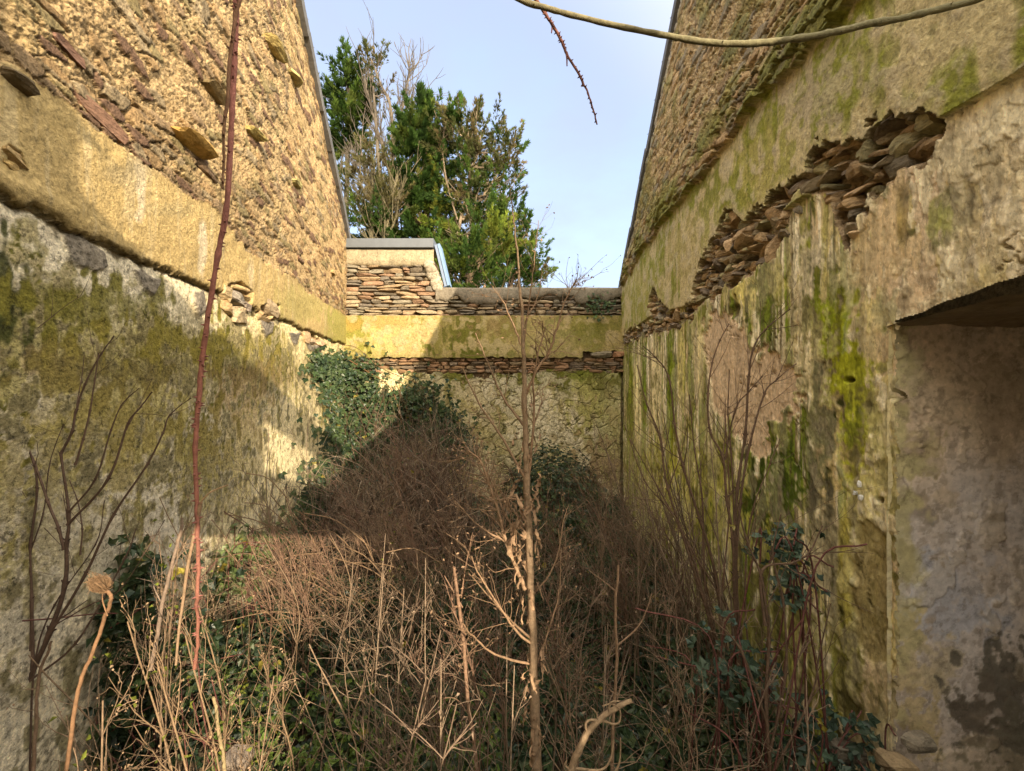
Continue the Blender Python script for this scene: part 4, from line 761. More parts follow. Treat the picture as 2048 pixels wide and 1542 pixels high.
# ---- weed plants: six models, then copies
def weed_model(name, kind, h=1.0):
    """a dead weed one metre tall standing at the origin; returns its parts"""
    s = newmb(); hd = MB(); col = BROWN[kind % 5] * (1.25 if kind < 4 else 1.0)
    if kind in (0, 2): col = np.array((.36, .255, .165))
    if kind in (4,): col = np.array((.30, .19, .13))
    if kind in (5,): col = np.array((.36, .25, .15))
    q = curve([(0, 0, -.1), (rng.normal(0, .03), rng.normal(0, .03), .3), (rng.normal(0, .04), rng.normal(0, .04), .65), (rng.normal(0, .05), rng.normal(0, .05), 1.0)], 6)
    s.tube(q, np.linspace(.0052, .0018, len(q)), 5, col); n = len(q); k = {0: 10, 1: 8, 2: 11, 3: 8, 4: 15, 5: 9}[kind]
    for i in range(k):
        t = rng.uniform(.35 if kind != 4 else .5, .98); p = q[int(t * (n - 1))]; a = rng.uniform(0, 2 * np.pi); sp = rng.uniform(.4, 1.3); d = np.array([math.cos(a) * sp, math.sin(a) * sp, 1.0])
        twig(s, p, d, (1.05 - t) * rng.uniform(.35, .75) + .05, .0024, 1 if kind not in (0, 2, 5) else 2, col * rng.uniform(.8, 1.2), .34, .3, 3 if kind != 4 else 5, .8, 3)
    T = np.array(s.tips)
    if kind in (0, 2, 4, 5):
        m = T[rng.random(len(T)) < .9]
        for rep in range(2): hd.leaves(m + rng.normal(0, .004, m.shape), rdir(len(m)), rdir(len(m)), rng.uniform(.004, .009, len(m)), rng.uniform(.003, .006, len(m)), np.array(col) * rng.uniform(.8, 1.5, (len(m), 1)))
        if kind in (0, 5):
            lv = q[rng.integers(2, n, 40)] + rng.normal(0, .05, (40, 3)); hd.leaves(lv, rdir(40), rdir(40), rng.uniform(.01, .022, 40), .009, np.array([(.16, .19, .03)]) * rng.uniform(.7, 1.4, (40, 1)))
    else:
        m = T[::2]; hd.leaves(m, rdir(len(m), -.3), rdir(len(m)), rng.uniform(.012, .025, len(m)), .007, np.array(col) * 1.1)
    return s, hd
MODELS = []
def place_weed(kind, u, v, Y, ub=None, label='', group='', cat='dry weed'):
    X, _, zt_ = P3(u, v, Y); Xb = (ub - 1024) / F * Y if ub is not None else X; Xb = float(np.clip(Xb, xmin(Y) + .06, xmax(Y) - .06)); zb_ = float(ground_h(np.array([Xb]), np.array([Y]))[0]) - .02; H = max(.25, zt_ - zb_)
    if not MODELS:
        for k in range(6):
            s, hd = weed_model('dry_weed', k); MODELS.append((s, hd, []))
    s, hd, made = MODELS[kind]
    if not made:
        e = bpy.data.objects.new('dry_weed', None); COL.objects.link(e); parts = []
        for (mb, nm, mt) in ((s, 'stem', 'dry'), (hd, 'foliage', 'dry')):  # foliage sit on the twig tips, with some leaflets
            V = np.concatenate(mb.V); ft = np.concatenate(mb.FT); fi = np.concatenate(mb.FI); me = bpy.data.meshes.new(nm); fill(me, V, fi, np.concatenate([[0], np.cumsum(ft)[:-1]]), ft, np.concatenate(mb.C), True); me.materials.append(MATS[mt])
            o = bpy.data.objects.new(nm, me); COL.objects.link(o); o.parent = e; parts.append(o)
        made += [e] + parts
    else:
        e = made[0].copy(); COL.objects.link(e)
        for p in made[1:]:
            o = p.copy(); COL.objects.link(o); o.parent = e
    e.location = (Xb, Y, zb_); wd = min(1.0, max(.55, .85 / H)); e.scale = (H * wd, H * wd, H); dx = X - Xb
    e.rotation_euler = (rng.normal(0, .05), math.atan2(dx, H), 0); e.rotation_mode = 'XYZ'
    e.rotation_euler[2] = 0
    a = rng.uniform(0, 2 * np.pi); e.rotation_mode = 'ZYX' if False else 'XYZ'
    tag(e, label, cat, group)
LG1 = ('dry branching weed in the sunlit clump at the lower left', 'sunlit dry weeds, lower left')
for (k, u, v, Y, ub) in ((0, 330, 1075, 1.5, 320), (2, 395, 985, 1.8, 380), (0, 280, 1050, 1.35, 330), (5, 440, 1150, 1.3, 420), (5, 300, 1240, 1.0, 330), (0, 250, 1330, .95, 280), (5, 390, 1290, .95, 400), (2, 440, 1040, 2.0, 440), (5, 340, 1340, .85, 350), (0, 470, 1390, .95, 450), (2, 215, 1250, 1.25, 250), (5, 560, 1330, 1.2, 560)):
    place_weed(k, u, v, Y, ub, *LG1)
LG2 = ('reddish feathery dry weed before the sunlit patch of the left wall', 'reddish feathery weeds, left of centre')
for (k, u, v, Y, ub) in ((4, 600, 975, 2.2, 600), (4, 640, 1010, 2.4, 630), (4, 570, 1030, 2.1, 580), (4, 620, 1080, 2.0, 600), (4, 540, 1000, 2.5, 560), (4, 665, 1060, 2.3, 650), (2, 590, 1060, 1.9, 600), (4, 520, 1070, 2.1, 530), (2, 700, 1040, 2.2, 690)):
    place_weed(k, u, v, Y, ub, *LG2)
LG3 = ('slender brown weed stalk in the shaded centre below the thicket', 'slender weed stalks, centre')
for (k, u, v, Y, ub) in ((3, 760, 1065, 1.7, 745), (1, 865, 1010, 1.8, 880), (3, 840, 1110, 1.4, 870), (1, 800, 1130, 1.6, 800), (3, 735, 1170, 1.3, 740), (1, 990, 1060, 1.6, 960), (3, 700, 1120, 1.9, 710), (1, 780, 1300, 1.0, 800), (3, 880, 1250, 1.1, 905), (2, 690, 1290, 1.1, 700), (1, 820, 1370, .9, 840), (3, 1000, 1200, 1.3, 1010), (1, 640, 1200, 1.5, 650), (3, 1110, 1090, 1.7, 1090), (1, 1140, 1150, 1.5, 1150), (3, 1010, 1350, 1.05, 1000), (2, 1150, 1290, 1.2, 1160), (1, 740, 1400, .9, 760), (3, 900, 1100, 1.8, 910)):
    place_weed(k, u, v, Y, ub, *LG3)
for k in range(16):
    u = rng.uniform(660, 1230); place_weed(int(rng.choice([1, 3, 3, 4])), u, rng.uniform(1130, 1330), rng.uniform(1.25, 2.0), u + rng.uniform(-20, 20), *LG3)
LG4 = ('brown dry weed standing on top of the bramble heap', 'weeds on the bramble heap')
for (u, v) in ((770, 865), (800, 850), (830, 860), (860, 870), (890, 880), (730, 900), (700, 950), (915, 905), (845, 900), (790, 920), (760, 950), (880, 950)):
    place_weed(int(rng.choice([2, 4, 2])), u, v, rng.uniform(3.5, 4.2), u + rng.uniform(-10, 10), *LG4)
LG7 = ('tall fine grey brown weed in the tangle before the bramble heap', 'tall fine weeds, middle distance')
for k in range(60):
    u = rng.uniform(690, 1300); place_weed(int(rng.choice([1, 2, 3, 4, 0])), u, rng.uniform(930, 1130) + max(0, u - 1000) * .25, rng.uniform(2.3, 3.5), u + rng.uniform(-25, 25), *LG7)
LG5 = ('thin dark weed stem along the foot of the right wall', 'thin weeds along the right wall')
for (u, v, Y) in ((1180, 850, 3.6), (1210, 900, 3.2), (1240, 880, 3.0), (1270, 930, 2.8), (1300, 900, 2.7), (1230, 960, 2.7), (1330, 980, 2.4), (1370, 1000, 2.2), (1190, 980, 3.0), (1260, 1010, 2.4), (1300, 1070, 2.1), (1420, 1080, 1.9), (1350, 1110, 1.9), (1500, 1130, 1.7), (1380, 1180, 1.6), (1450, 1210, 1.5), (1540, 1240, 1.4), (1320, 1200, 1.6), (1570, 1330, 1.2), (1480, 1320, 1.3), (1400, 1330, 1.25)):
    place_weed(int(rng.choice([1, 3, 3, 2])), u, v, Y, u + rng.uniform(-15, 25), *LG5)
LG6 = ('fine bare weed silhouetted on the left wall beside the ivy', 'fine weeds by the left wall')
for (u, v, Y) in ((548, 850, 2.55), (615, 800, 3.6), (535, 920, 2.4)):
    place_weed(3, u, v, Y, u + 4, *LG6)

# ---- shrubs drawn stem by stem
def shrub(name, label, cat, stems, col, Y, loc, twigs=3, tw=.12, knob=True, thick=1.0):
    root = empty(name, loc, label, cat)
    for st in stems:
        pts, r0, r1 = st[0], st[1], st[2]; s = newmb(); yy = st[3] if len(st) > 3 else Y
        q = pxcurve(pts, yy, 6, .0); q += np.cumsum(rng.normal(0, .0004, q.shape), 0); n = len(q); c = np.array(col) * rng.uniform(.85, 1.15)
        r = np.linspace(r0, r1, n) * thick
        if knob: r = r * (1 + .35 * (np.arange(n) % 6 == 0))
        s.tube(q, r, 6, c)
        for k in range(twigs):
            i = rng.integers(n // 3, n - 1); t = q[i + 1] - q[i]; t /= np.linalg.norm(t); a = rng.normal(0, 1, 3); a[1] *= .5; d = t + .8 * a / np.linalg.norm(a); twig(s, q[i], d, tw * rng.uniform(.5, 1.4), r[i] * .45, 1 if rng.random() < .5 else 0, c, .12, .3, 2, .6, 4)
        if knob:
            for i in range(6, n, 6):
                for sg in (-1, 1):
                    t = q[i] - q[i - 1]; t /= np.linalg.norm(t); b = q[i]; d = np.cross(t, [0, 1, 0]) * sg; s.tube([b, b + (d * .7 + t * .7) * r[i] * 2.6], [r[i] * .6, r[i] * .25], 4, c * .8)
        s.build('branch', 'bark', root)
YLs = 1.35
shrub('bare_sapling', 'bare dark sapling with opposite buds spreading in front of the left wall', 'sapling', [
    ([(20, 1600), (35, 1450), (40, 1250), (44, 1050), (50, 880), (47, 800), (40, 690), (28, 620), (2, 520)], .0150, .0045),
    ([(10, 1600), (30, 1440), (100, 1265), (129, 1170), (133, 1085), (137, 1025), (121, 908)], .0165, .006),
    ([(128, 1100), (118, 1060), (96, 1004), (70, 930), (40, 870), (0, 805)], .0090, .0035),
    ([(121, 908), (144, 864), (151, 823), (168, 771), (201, 709), (227, 672)], .0075, .0028),
    ([(150, 930), (165, 881), (179, 823), (190, 760), (199, 709)], .006, .0028),
    ([(135, 1050), (216, 958), (254, 850), (280, 815), (302, 787)], .0080, .0028),
    ([(100, 1265), (170, 1150), (225, 1030), (292, 929), (323, 867), (337, 830), (380, 795)], .0085, .0026),
    ([(137, 1025), (190, 960), (223, 860), (247, 806), (280, 775)], .006, .0022),
    ([(65, 1340), (62, 1200), (60, 1090), (75, 980), (58, 900), (20, 850)], .0095, .003),
    ([(20, 1500), (45, 1380), (150, 1290), (250, 1120), (275, 1060)], .0095, .003),
    ([(0, 1330), (34, 1180), (86, 1030), (100, 930), (128, 850)], .005, .0018), ([(60, 1560), (70, 1330), (110, 1210), (190, 1090), (210, 1000)], .006, .002), ([(0, 700), (12, 800), (30, 900), (40, 1000)], .003, .005), ([(0, 1050), (30, 1120), (60, 1200), (62, 1300)], .003, .006), ([(110, 1250), (180, 1210), (240, 1180), (300, 1090), (330, 1040)], .0045, .0018),
    ([(160, 1110), (165, 1060), (155, 1000), (140, 960)], .005, .002),
    ([(0, 840), (20, 920), (40, 1000), (42, 1100)], .005, .006)], (.115, .075, .055), YLs, P3(30, 1600, YLs), 2, .16, True, .50)
shrub('bare_shrub', 'tall bare multi stemmed shrub before the pink patch of the right wall', 'shrub', [
    ([(1475, 1350), (1470, 1200), (1465, 1080), (1453, 996), (1445, 913), (1420, 864), (1416, 789), (1424, 727), (1439, 681), (1457, 648)], .0075, .0022),
    ([(1480, 1350), (1468, 1150), (1474, 980), (1490, 872), (1497, 756), (1505, 698), (1528, 660), (1578, 619)], .0085, .0020),
    ([(1490, 1350), (1472, 1160), (1480, 1010), (1499, 893), (1528, 789), (1553, 760), (1596, 725)], .0078, .0020),
    ([(1460, 1350), (1430, 1150), (1399, 1038), (1366, 934), (1349, 851), (1337, 756), (1312, 718), (1287, 694)], .0078, .0020),
    ([(1445, 1330), (1400, 1180), (1337, 980), (1320, 872), (1295, 810), (1275, 731)], .0070, .0018),
    ([(1470, 1080), (1462, 900), (1456, 830), (1458, 740)], .0045, .0018),
    ([(1450, 920), (1470, 820), (1500, 780), (1525, 752)], .0040, .0016),
    ([(1500, 1380), (1460, 1230), (1390, 1110), (1320, 980), (1262, 880)], .006, .0018),
    ([(1440, 1300), (1380, 1100), (1340, 1020), (1290, 960), (1250, 850)], .005, .0016),
    ([(1500, 1340), (1490, 1200), (1500, 1040), (1540, 930), (1560, 880)], .005, .0016),
    ([(1430, 1320), (1410, 1170), (1405, 1000), (1390, 900), (1380, 790)], .006, .0018)], (.125, .080, .052), 2.0, P3(1480, 1350, 2.0), 8, .24)
shrub('bare_shrub', 'low bare shrub with a curved branch at the foot of the right wall', 'shrub', [
    ([(1545, 1600), (1530, 1400), (1535, 1280), (1520, 1160), (1490, 1080), (1470, 1010)], .0065, .0018), ([(1530, 1250), (1524, 1142), (1586, 1125), (1623, 1100), (1646, 1052)], .0050, .0018), ([(1540, 1500), (1570, 1350), (1565, 1200), (1545, 1110), (1560, 1030)], .0045, .0015),
    ([(1535, 1450), (1480, 1300), (1420, 1230), (1390, 1130)], .0045, .0015), ([(1545, 1550), (1620, 1400), (1640, 1300), (1660, 1210)], .004, .0015)], (.13, .085, .055), 1.35, P3(1545, 1600, 1.35), 8, .18)

def wall_shrub():
    root = empty('dense_shrub', P3(1330, 1250, 2.9), 'dense brown bare shrub of fine upright twigs crowding the back of the right wall', 'shrub')
    for k in range(46):
        ub = rng.uniform(1230, 1480); Y = rng.uniform(2.5, 3.6) if ub < 1380 else rng.uniform(2.1, 2.6); ut = ub - rng.uniform(-10, 130); vt = rng.uniform(800, 1060) + max(0, 1250 - ut) * .4; s = newmb(); c = BROWN[rng.integers(5)] * rng.uniform(.65, 1.0)
        vb = 771 + F * 1.75 / Y; q = pxcurve([(ub, vb), (ub - rng.uniform(-8, 8), vb * .66 + vt * .34), (ut * .6 + ub * .4 + rng.uniform(-12, 12), vb * .3 + vt * .7), (ut, vt)], Y, 5); q[:, 0] = np.minimum(q[:, 0], xmax(Y) - .05)
        q += np.cumsum(rng.normal(0, .002, q.shape), 0); n = len(q); r = np.linspace(.0065, .0018, n); s.tube(q, r, 5, c)
        for j in range(7):
            i = rng.integers(n // 3, n - 1); t = q[i + 1] - q[i]; t /= np.linalg.norm(t); a = rng.normal(0, 1, 3); twig(s, q[i], t + .7 * a / np.linalg.norm(a), rng.uniform(.12, .38), r[i] * .5, 1, c * rng.uniform(.9, 1.2), .18, .3, 3, .6, 3)
        s.build('branch', 'bark', root)
wall_shrub()

# ---- the long hanging bramble cane
def thorns(s, q, r, n, col, ln=.012):
    for k in range(n):
        i = rng.integers(1, len(q) - 1); t = q[i + 1] - q[i - 1]; t /= np.linalg.norm(t); a = rng.normal(0, 1, 3); a -= t * (a @ t); a /= np.linalg.norm(a); p = q[i] + (q[i + 1] - q[i]) * rng.random() + a * r[i] * .8
        s.tube([p, p + a * ln * .6 - t * 0, p + a * ln], [.0026, .0012, .0003], 4, col)
def cane(name, label, pts, Y, r0, r1, cols, nth, cat='bramble cane', ln=.007, extra=()):
    root = empty(name, P3(pts[-1][0], pts[-1][1], Y), label, cat); s = MB(); q = pxcurve(pts, Y, 8); q += np.cumsum(rng.normal(0, .0009, q.shape), 0) * np.linspace(0, 1, len(q))[:, None]; n = len(q); r = np.linspace(r0, r1, n) * (1 + .08 * rng.normal(0, 1, n))
    t = np.linspace(0, 1, n)[:, None]; c = np.array(cols[0]) * (1 - t) + np.array(cols[1]) * t; s.tube(q, r, 8, c)
    for (ep, er0, er1, ec) in extra:
        e = pxcurve(ep, Y, 6); s.tube(e, np.linspace(er0, er1, len(e)), 6, ec)
    thorns(s, q, r, nth, np.array(cols[0]) * .7, ln); s.build('stem', 'bark', root)
cane('bramble_cane', 'thick red brown bramble cane hanging down in front of the left wall', [(300, -560), (420, -330), (466, -60), (471, 60), (463, 200), (453, 400), (435, 520), (411, 680), (400, 780), (396, 900), (400, 1010), (403, 1080), (402, 1172), (398, 1240), (392, 1330)], .8, .0058, .0030, ((.34, .145, .12), (.22, .095, .065)), 130,
     extra=(([(401, 1008), (392, 1055), (376, 1130), (368, 1190), (358, 1260), (352, 1330)], .0036, .0022, (.27, .185, .115)), ([(401, 1005), (420, 985), (456, 970)], .002, .0014, (.40, .28, .16))))
cane('bramble_cane', 'thinner brown bramble shoot hanging beside the thick red cane', [(440, -300), (478, -40), (470, 30), (460, 110), (452, 220), (440, 300), (432, 372)], .78, .0042, .0020, ((.17, .085, .055), (.19, .11, .06)), 24, ln=.006)
cane('twig', 'short knobbly red twig dangling against the sky at the top', [(1000, -160), (1040, -50), (1075, 5), (1098, 40), (1122, 78), (1135, 108), (1160, 145), (1175, 175), (1190, 212), (1200, 248)], 1.05, .0052, .0018, ((.16, .07, .05), (.12, .055, .045)), 60, 'twig', .006,
     extra=(([(1096, 36), (1104, 50), (1103, 66)], .003, .0015, (.14, .06, .05)), ([(1126, 88), (1133, 110), (1134, 132)], .003, .0015, (.14, .06, .05))))
cane('branch', 'long lichen grey branch arching across the top right of the sky', [(700, -260), (860, -90), (1030, -6), (1100, 16), (1200, 40), (1340, 68), (1420, 80), (1480, 83), (1560, 80), (1640, 70), (1730, 52), (1850, 28), (1960, 2), (2060, -30)], 1.02, .0060, .0085, ((.15, .13, .075), (.18, .165, .09)), 14, 'branch', .006)

# ---- the tall dead stalk in the middle
def big_stalk():
    Y = 1.15; root = empty('dead_stalk', P3(1078, 1600, Y), 'tall straw coloured dead stalk with curled leaves in the centre', 'dead plant')
    pale = np.array((.40, .285, .18)); s = MB(); q = pxcurve([(1080, 1900), (1077, 1640), (1072, 1480), (1067, 1300), (1060, 1150), (1053, 960), (1051, 850), (1047, 700), (1043, 620), (1034, 500), (1026, 430), (1019, 375)], Y, 8); q += rng.normal(0, .0012, q.shape)
    n = len(q); zz = q[:, 2]; r = np.interp(CZ - zz, [-.56, -.40, -.16, .1, .5, 1.1], [.0012, .0024, .0050, .0080, .0105, .0150]); r *= 1 + .06 * rng.normal(0, 1, n)
    cc = pale * np.interp(zz, [1.2, 2.0, 2.35], [1.0, .85, .5])[:, None]; s.tube(q, r, 9, cc); s.build('stem', 'dry', root)
    B = [([(1062, 1277), (1000, 1225), (933, 1154)], .004, 3), ([(1063, 1330), (1000, 1304), (950, 1258), (932, 1228)], .0038, 5), ([(1050, 1180), (1033, 1146), (1008, 1080), (987, 1008), (958, 933), (930, 905)], .0065, 26), ([(1050, 1080), (1020, 1050), (985, 960), (960, 915)], .0035, 10),
         ([(1052, 960), (1010, 880), (960, 800), (925, 735)], .0042, 4), ([(1048, 850), (1010, 800), (985, 755), (944, 662)], .0042, 5), ([(1040, 690), (1020, 640), (1005, 605), (978, 568)], .003, 5), ([(1052, 790), (1075, 735), (1098, 701), (1115, 653), (1128, 600), (1150, 552)], .0046, 16),
         ([(1056, 960), (1070, 849), (1075, 746), (1096, 655)], .0045, 8), ([(1046, 700), (1060, 560), (1068, 500), (1073, 440)], .0024, 4), ([(1045, 660), (1070, 600), (1085, 545), (1086, 520)], .0020, 3), ([(1060, 1150), (1020, 1090), (960, 1050), (910, 1000)], .0036, 9), ([(1066, 1290), (1020, 1230), (975, 1140), (955, 1080)], .0038, 10),
         ([(1060, 1200), (1110, 1140), (1130, 1050), (1140, 1020)], .0028, 5), ([(1068, 1340), (1110, 1240), (1125, 1180), (1122, 1080)], .003, 4), ([(1049, 1000), (1020, 985), (975, 975)], .0025, 5), ([(1055, 1060), (1010, 1010), (940, 980)], .003, 8)]
    for (p, rr, kids) in B:
        m = newmb(); c = pale * rng.uniform(.75, 1.1) * np.array((1, .93, .9)); e = pxcurve(p, Y, 6); e += np.cumsum(rng.normal(0, .0012, e.shape), 0); e[:, 1] -= np.linspace(0, rng.uniform(-.08, .1), len(e)); rad = np.linspace(rr, rr * .35, len(e)); m.tube(e, rad, 5, c)
        for k in range(int(kids * 1.8)):
            i = rng.integers(len(e) // 4, len(e) - 1); t = e[i + 1] - e[i]; t /= np.linalg.norm(t); a = rng.normal(0, 1, 3); a[1] *= .6; twig(m, e[i], t + .9 * a / np.linalg.norm(a), rng.uniform(.03, .12), rad[i] * .5, 1 if rng.random() < .7 else 0, c, .25, .2, 3, .7, 3)
        T = np.array(m.tips)
        if len(T): m.leaves(T, rdir(len(T)), rdir(len(T)), rng.uniform(.006, .012, len(T)), .005, c * 1.1)
        m.build('side_branch', 'dry', root)
    def curl(u, v, L_, wv, sg, m):
        L_ *= .60; wv *= .8
        """a shrivelled hanging leaf: a twisted curling ribbon"""
        p = P3(u, v, Y - .012); k = 10; t = np.linspace(0, 1, k); th = t * rng.uniform(1.5, 4.2); w0 = rng.uniform(0, 6.3)
        C_ = np.stack([sg * L_ * (.25 * np.sin(th) + .25 * t), .02 * np.sin(th + w0) - .01 * t, -L_ * t * .9 + L_ * .12 * np.cos(th)], 1) + p
        tw = w0 + t * rng.uniform(-5, 5); S = np.stack([np.cos(tw), np.sin(tw) * .8, .3 * np.sin(tw * 2)], 1) * (wv * (np.sin(np.pi * np.clip(t * .9 + .08, 0, 1)) ** .5 * rng.uniform(.35, 1.15, k)))[:, None]; C_ = C_ + np.cumsum(rng.normal(0, .0022, C_.shape), 0)
        V = np.concatenate([C_ + S, C_ + np.array([0, -.003, 0]), C_ - S]); i = np.arange(k - 1)
        Fq = np.concatenate([np.stack([i, i + 1, i + k + 1, i + k], 1), np.stack([i + k, i + k + 1, i + 2 * k + 1, i + 2 * k], 1)]); m.add(V, Fq, np.array((.40, .265, .16)) * rng.uniform(.7, 1.2))
    for (u, v, L_, wv, sg) in ((1040, 870, .07, .007, -1), (1066, 875, .06, .006, 1), (1044, 925, .05, .006, -1), (1036, 975, .09, .009, -1), (1062, 985, .07, .008, 1), (1030, 995, .10, .010, -1), (1066, 1025, .06, .008, 1), (1040, 1040, .08, .009, -1), (1034, 1075, .07, .009, -1), (1070, 1070, .07, .009, 1), (1045, 1110, .06, .007, -1), (1074, 1105, .05, .006, 1),
                               (1045, 1160, .07, .008, -1), (1078, 1175, .05, .007, 1), (1052, 1215, .05, .006, -1), (1078, 1290, .05, .006, 1), (1060, 1330, .06, .008, -1), (1078, 1335, .05, .007, 1), (1055, 1370, .05, .006, -1), (1060, 1420, .09, .006, -1), (1078, 1470, .05, .008, 1), (1062, 1490, .07, .010, -1), (1074, 1440, .05, .006, 1), (1063, 705, .03, .005, 1), (1075, 790, .04, .006, 1), (1070, 960, .05, .008, 1), (1045, 1010, .06, .009, -1), (1052, 1000, .07, .008, 1)):
        m = MB(); curl(u + rng.uniform(-3, 3), v, L_, wv, sg, m); curl(u + rng.uniform(-7, 7), v + 14, L_ * .7, wv, -sg, m); curl(u + rng.uniform(-9, 9), v - 12, L_ * .8, wv * .8, sg, m); m.build('curled_leaf', 'dry', root)
big_stalk()

def stalk(name, label, Y, main, r0, r1, branches, col, nt=6, cat='dead stalk', tw=.07):
    root = empty(name, P3(main[0][0], main[0][1], Y), label, cat); s = newmb(); q = pxcurve(main, Y, 8); q += np.cumsum(rng.normal(0, .0008, q.shape), 0); r = np.linspace(r0, r1, len(q)); s.tube(q, r, 7, col); s.build('stem', 'dry', root)
    for (p, rr) in branches:
        b = newmb(); e = pxcurve(p, Y, 7); b.tube(e, np.linspace(rr, rr * .5, len(e)), 5, np.array(col) * rng.uniform(.9, 1.1))
        for k in range(nt):
            i = rng.integers(len(e) // 2, len(e) - 1); t = e[i + 1] - e[i]; t /= np.linalg.norm(t); a = rng.normal(0, 1, 3); twig(b, e[i], t + .7 * a / np.linalg.norm(a), tw * rng.uniform(.3, 1), rr * .4, 0, col, .2, .2, 2, .6, 3)
        b.build('side_branch', 'dry', root)
    return root
stalk('dead_stalk', 'straight pale stalk snapped off at the top left of the centre stalk', 1.2, [(975, 1900), (955, 1540), (940, 1420), (930, 1300), (922, 1210), (914, 1130)], .0065, .0045, [([(925, 1215), (905, 1180), (888, 1150)], .0025), ([(922, 1195), (932, 1130), (945, 1065)], .0025), ([(932, 1270), (915, 1240), (902, 1215)], .002), ([(945, 1440), (915, 1400), (890, 1395)], .002), ([(950, 1500), (920, 1490), (900, 1440)], .002)], (.34, .215, .14), 3)
stalk('dead_stalk', 'slim pale stalk with a snapped tip rising right of the centre stalk', 1.2, [(1220, 1900), (1226, 1500), (1232, 1400), (1235, 1290), (1232, 1210), (1240, 1125)], .0055, .0035, [([(1233, 1184), (1210, 1165), (1176, 1140)], .0022), ([(1236, 1290), (1275, 1255), (1295, 1215), (1304, 1185)], .0026), ([(1234, 1390), (1220, 1380), (1210, 1365)], .002), ([(1234, 1400), (1242, 1370), (1247, 1352)], .0018)], (.36, .24, .15), 4, tw=.05)
stalk('dead_stalk', 'bent thick straw stem wound round by tendrils at the bottom', .95, [(1118, 1640), (1140, 1545), (1165, 1478), (1200, 1434), (1235, 1414), (1262, 1402)], .0090, .0048, [([(1176, 1470), (1171, 1450), (1180, 1440), (1205, 1442), (1230, 1448), (1240, 1440), (1239, 1418), (1222, 1408), (1205, 1412)], .0032), ([(1196, 1445), (1192, 1425), (1182, 1415)], .0022), ([(1218, 1425), (1222, 1405), (1240, 1402)], .003), ([(1140, 1545), (1150, 1537), (1200, 1540), (1220, 1520), (1228, 1480)], .0035), ([(1230, 1545), (1240, 1520), (1241, 1475)], .003), ([(1140, 1540), (1130, 1530), (1134, 1520)], .003)], (.43, .31, .19), 0)
stalk('dead_stalk', 'pale broken grey stem leaning at the left under the hanging cane', 1.15, [(300, 1340), (310, 1290), (330, 1190), (350, 1120), (366, 1062), (370, 1040)], .0058, .0035, [([(325, 1210), (310, 1180), (300, 1150)], .002), ([(345, 1140), (360, 1110), (380, 1095)], .002)], (.33, .25, .19), 4)
stalk('dead_stalk', 'pale thin curved stem in the lower left corner', 1.0, [(62, 1700), (68, 1540), (72, 1420), (78, 1350), (95, 1310), (105, 1285)], .0042, .0025, [], (.32, .22, .15))
stalk('dead_stalk', 'short straw coloured broken stem at the bottom left of centre', 1.0, [(455, 1600), (448, 1500), (440, 1440), (430, 1395)], .0045, .0035, [], (.42, .33, .18))
def umbel():
    Y = .85; root = stalk('wild_carrot', 'dead wild carrot with a curled brown seed head at the lower left', Y, [(112, 1760), (130, 1540), (148, 1400), (175, 1310), (205, 1240), (224, 1200), (222, 1182), (212, 1177)], .0040, .0032, [([(215, 1232), (205, 1200), (207, 1182)], .0015)], (.34, .20, .11), 0, 'dead flower')
    s = MB(); c = P3(213, 1178, Y); ctr = P3(196, 1164, Y)
    for k in range(150):
        d = rng.normal(0, 1, 3); d /= np.linalg.norm(d); e = ctr + d * .014 * rng.uniform(.55, 1.15) * np.array([1, 1, .85]); mid = (c + e) / 2 + d * .010; s.tube(curve([c, mid, e, e + rng.normal(0, .007, 3) + (ctr + (-.014, 0, .012) - e) * .3], 4), (.00045), 3, np.array((.42, .27, .15)) * rng.uniform(.7, 1.2))
    s.build('seed_head', 'dry', root)
umbel()

# ---- little plants on top of the back wall, loose stones on the floor
def top_plant(name, label, u, v, h, n, leafn, cat):
    Y = YB - .02 if leafn else YB + .12; root = empty(name, P3(u, v, Y), label, cat); s = newmb(); p = P3(u, v, Y)
    for k in range(n): twig(s, p + rng.normal(0, .03, 3) * (1, .5, 0), (rng.normal(0, .5), rng.normal(0, .3), 1), h * rng.uniform(.6, 1.2), .005, 1, (.14, .09, .06), .16, .3, 4, .6, 4)
    s.build('stem', 'bark', root)
    if leafn:
        l = MB(); P = p + rng.normal(0, 1, (leafn, 3)) * (.11, .03, .09) + (0, -.06, -.02); N = np.tile((0, -1, .3), (leafn, 1)) + rng.normal(0, .4, (leafn, 3)); D = rng.normal(0, 1, (leafn, 3)); D[:, 1] *= .3; trifoliate(l, P, D / np.linalg.norm(D, axis=1)[:, None], N / np.linalg.norm(N, axis=1)[:, None], rng.uniform(.025, .05, leafn), leafcols(leafn, GREEN * 1.6, 0)); l.build('foliage', 'leaf', root, smooth=False)
top_plant('bare_shrub', 'small leafless twiggy shrub on the concrete capping against the sky', 1140, 582, .34, 7, 0, 'shrub')
top_plant('fern', 'small green plant rooted in the stones at the right of the back wall', 1195, 612, .08, 3, 90, 'plant')
top_plant('twig', 'thin lone twig sticking up over the back wall capping', 1076, 582, .36, 1, 0, 'twig')
def loose(name, label, u, v, Y, sz, col):
    m = MB(); p = P3(u, v, Y); g = float(ground_h(np.array([p[0]]), np.array([Y]))[0]); m.rock((p[0], Y, max(p[2], g + sz * .3)), (sz, sz * .8, sz * .55), col, rough=.25); o = m.build(name, 'stone', smooth=False, loc=(p[0], Y, g)); tag(o, label, 'stone')
loose('stone', 'pale pinkish stone lying among the weeds at the bottom left', 478, 1515, 1.35, .042, (.30, .25, .21))
loose('stone', 'grey lump of rubble at the foot of the recess', 1835, 1485, 1.38, .045, (.26, .23, .18))
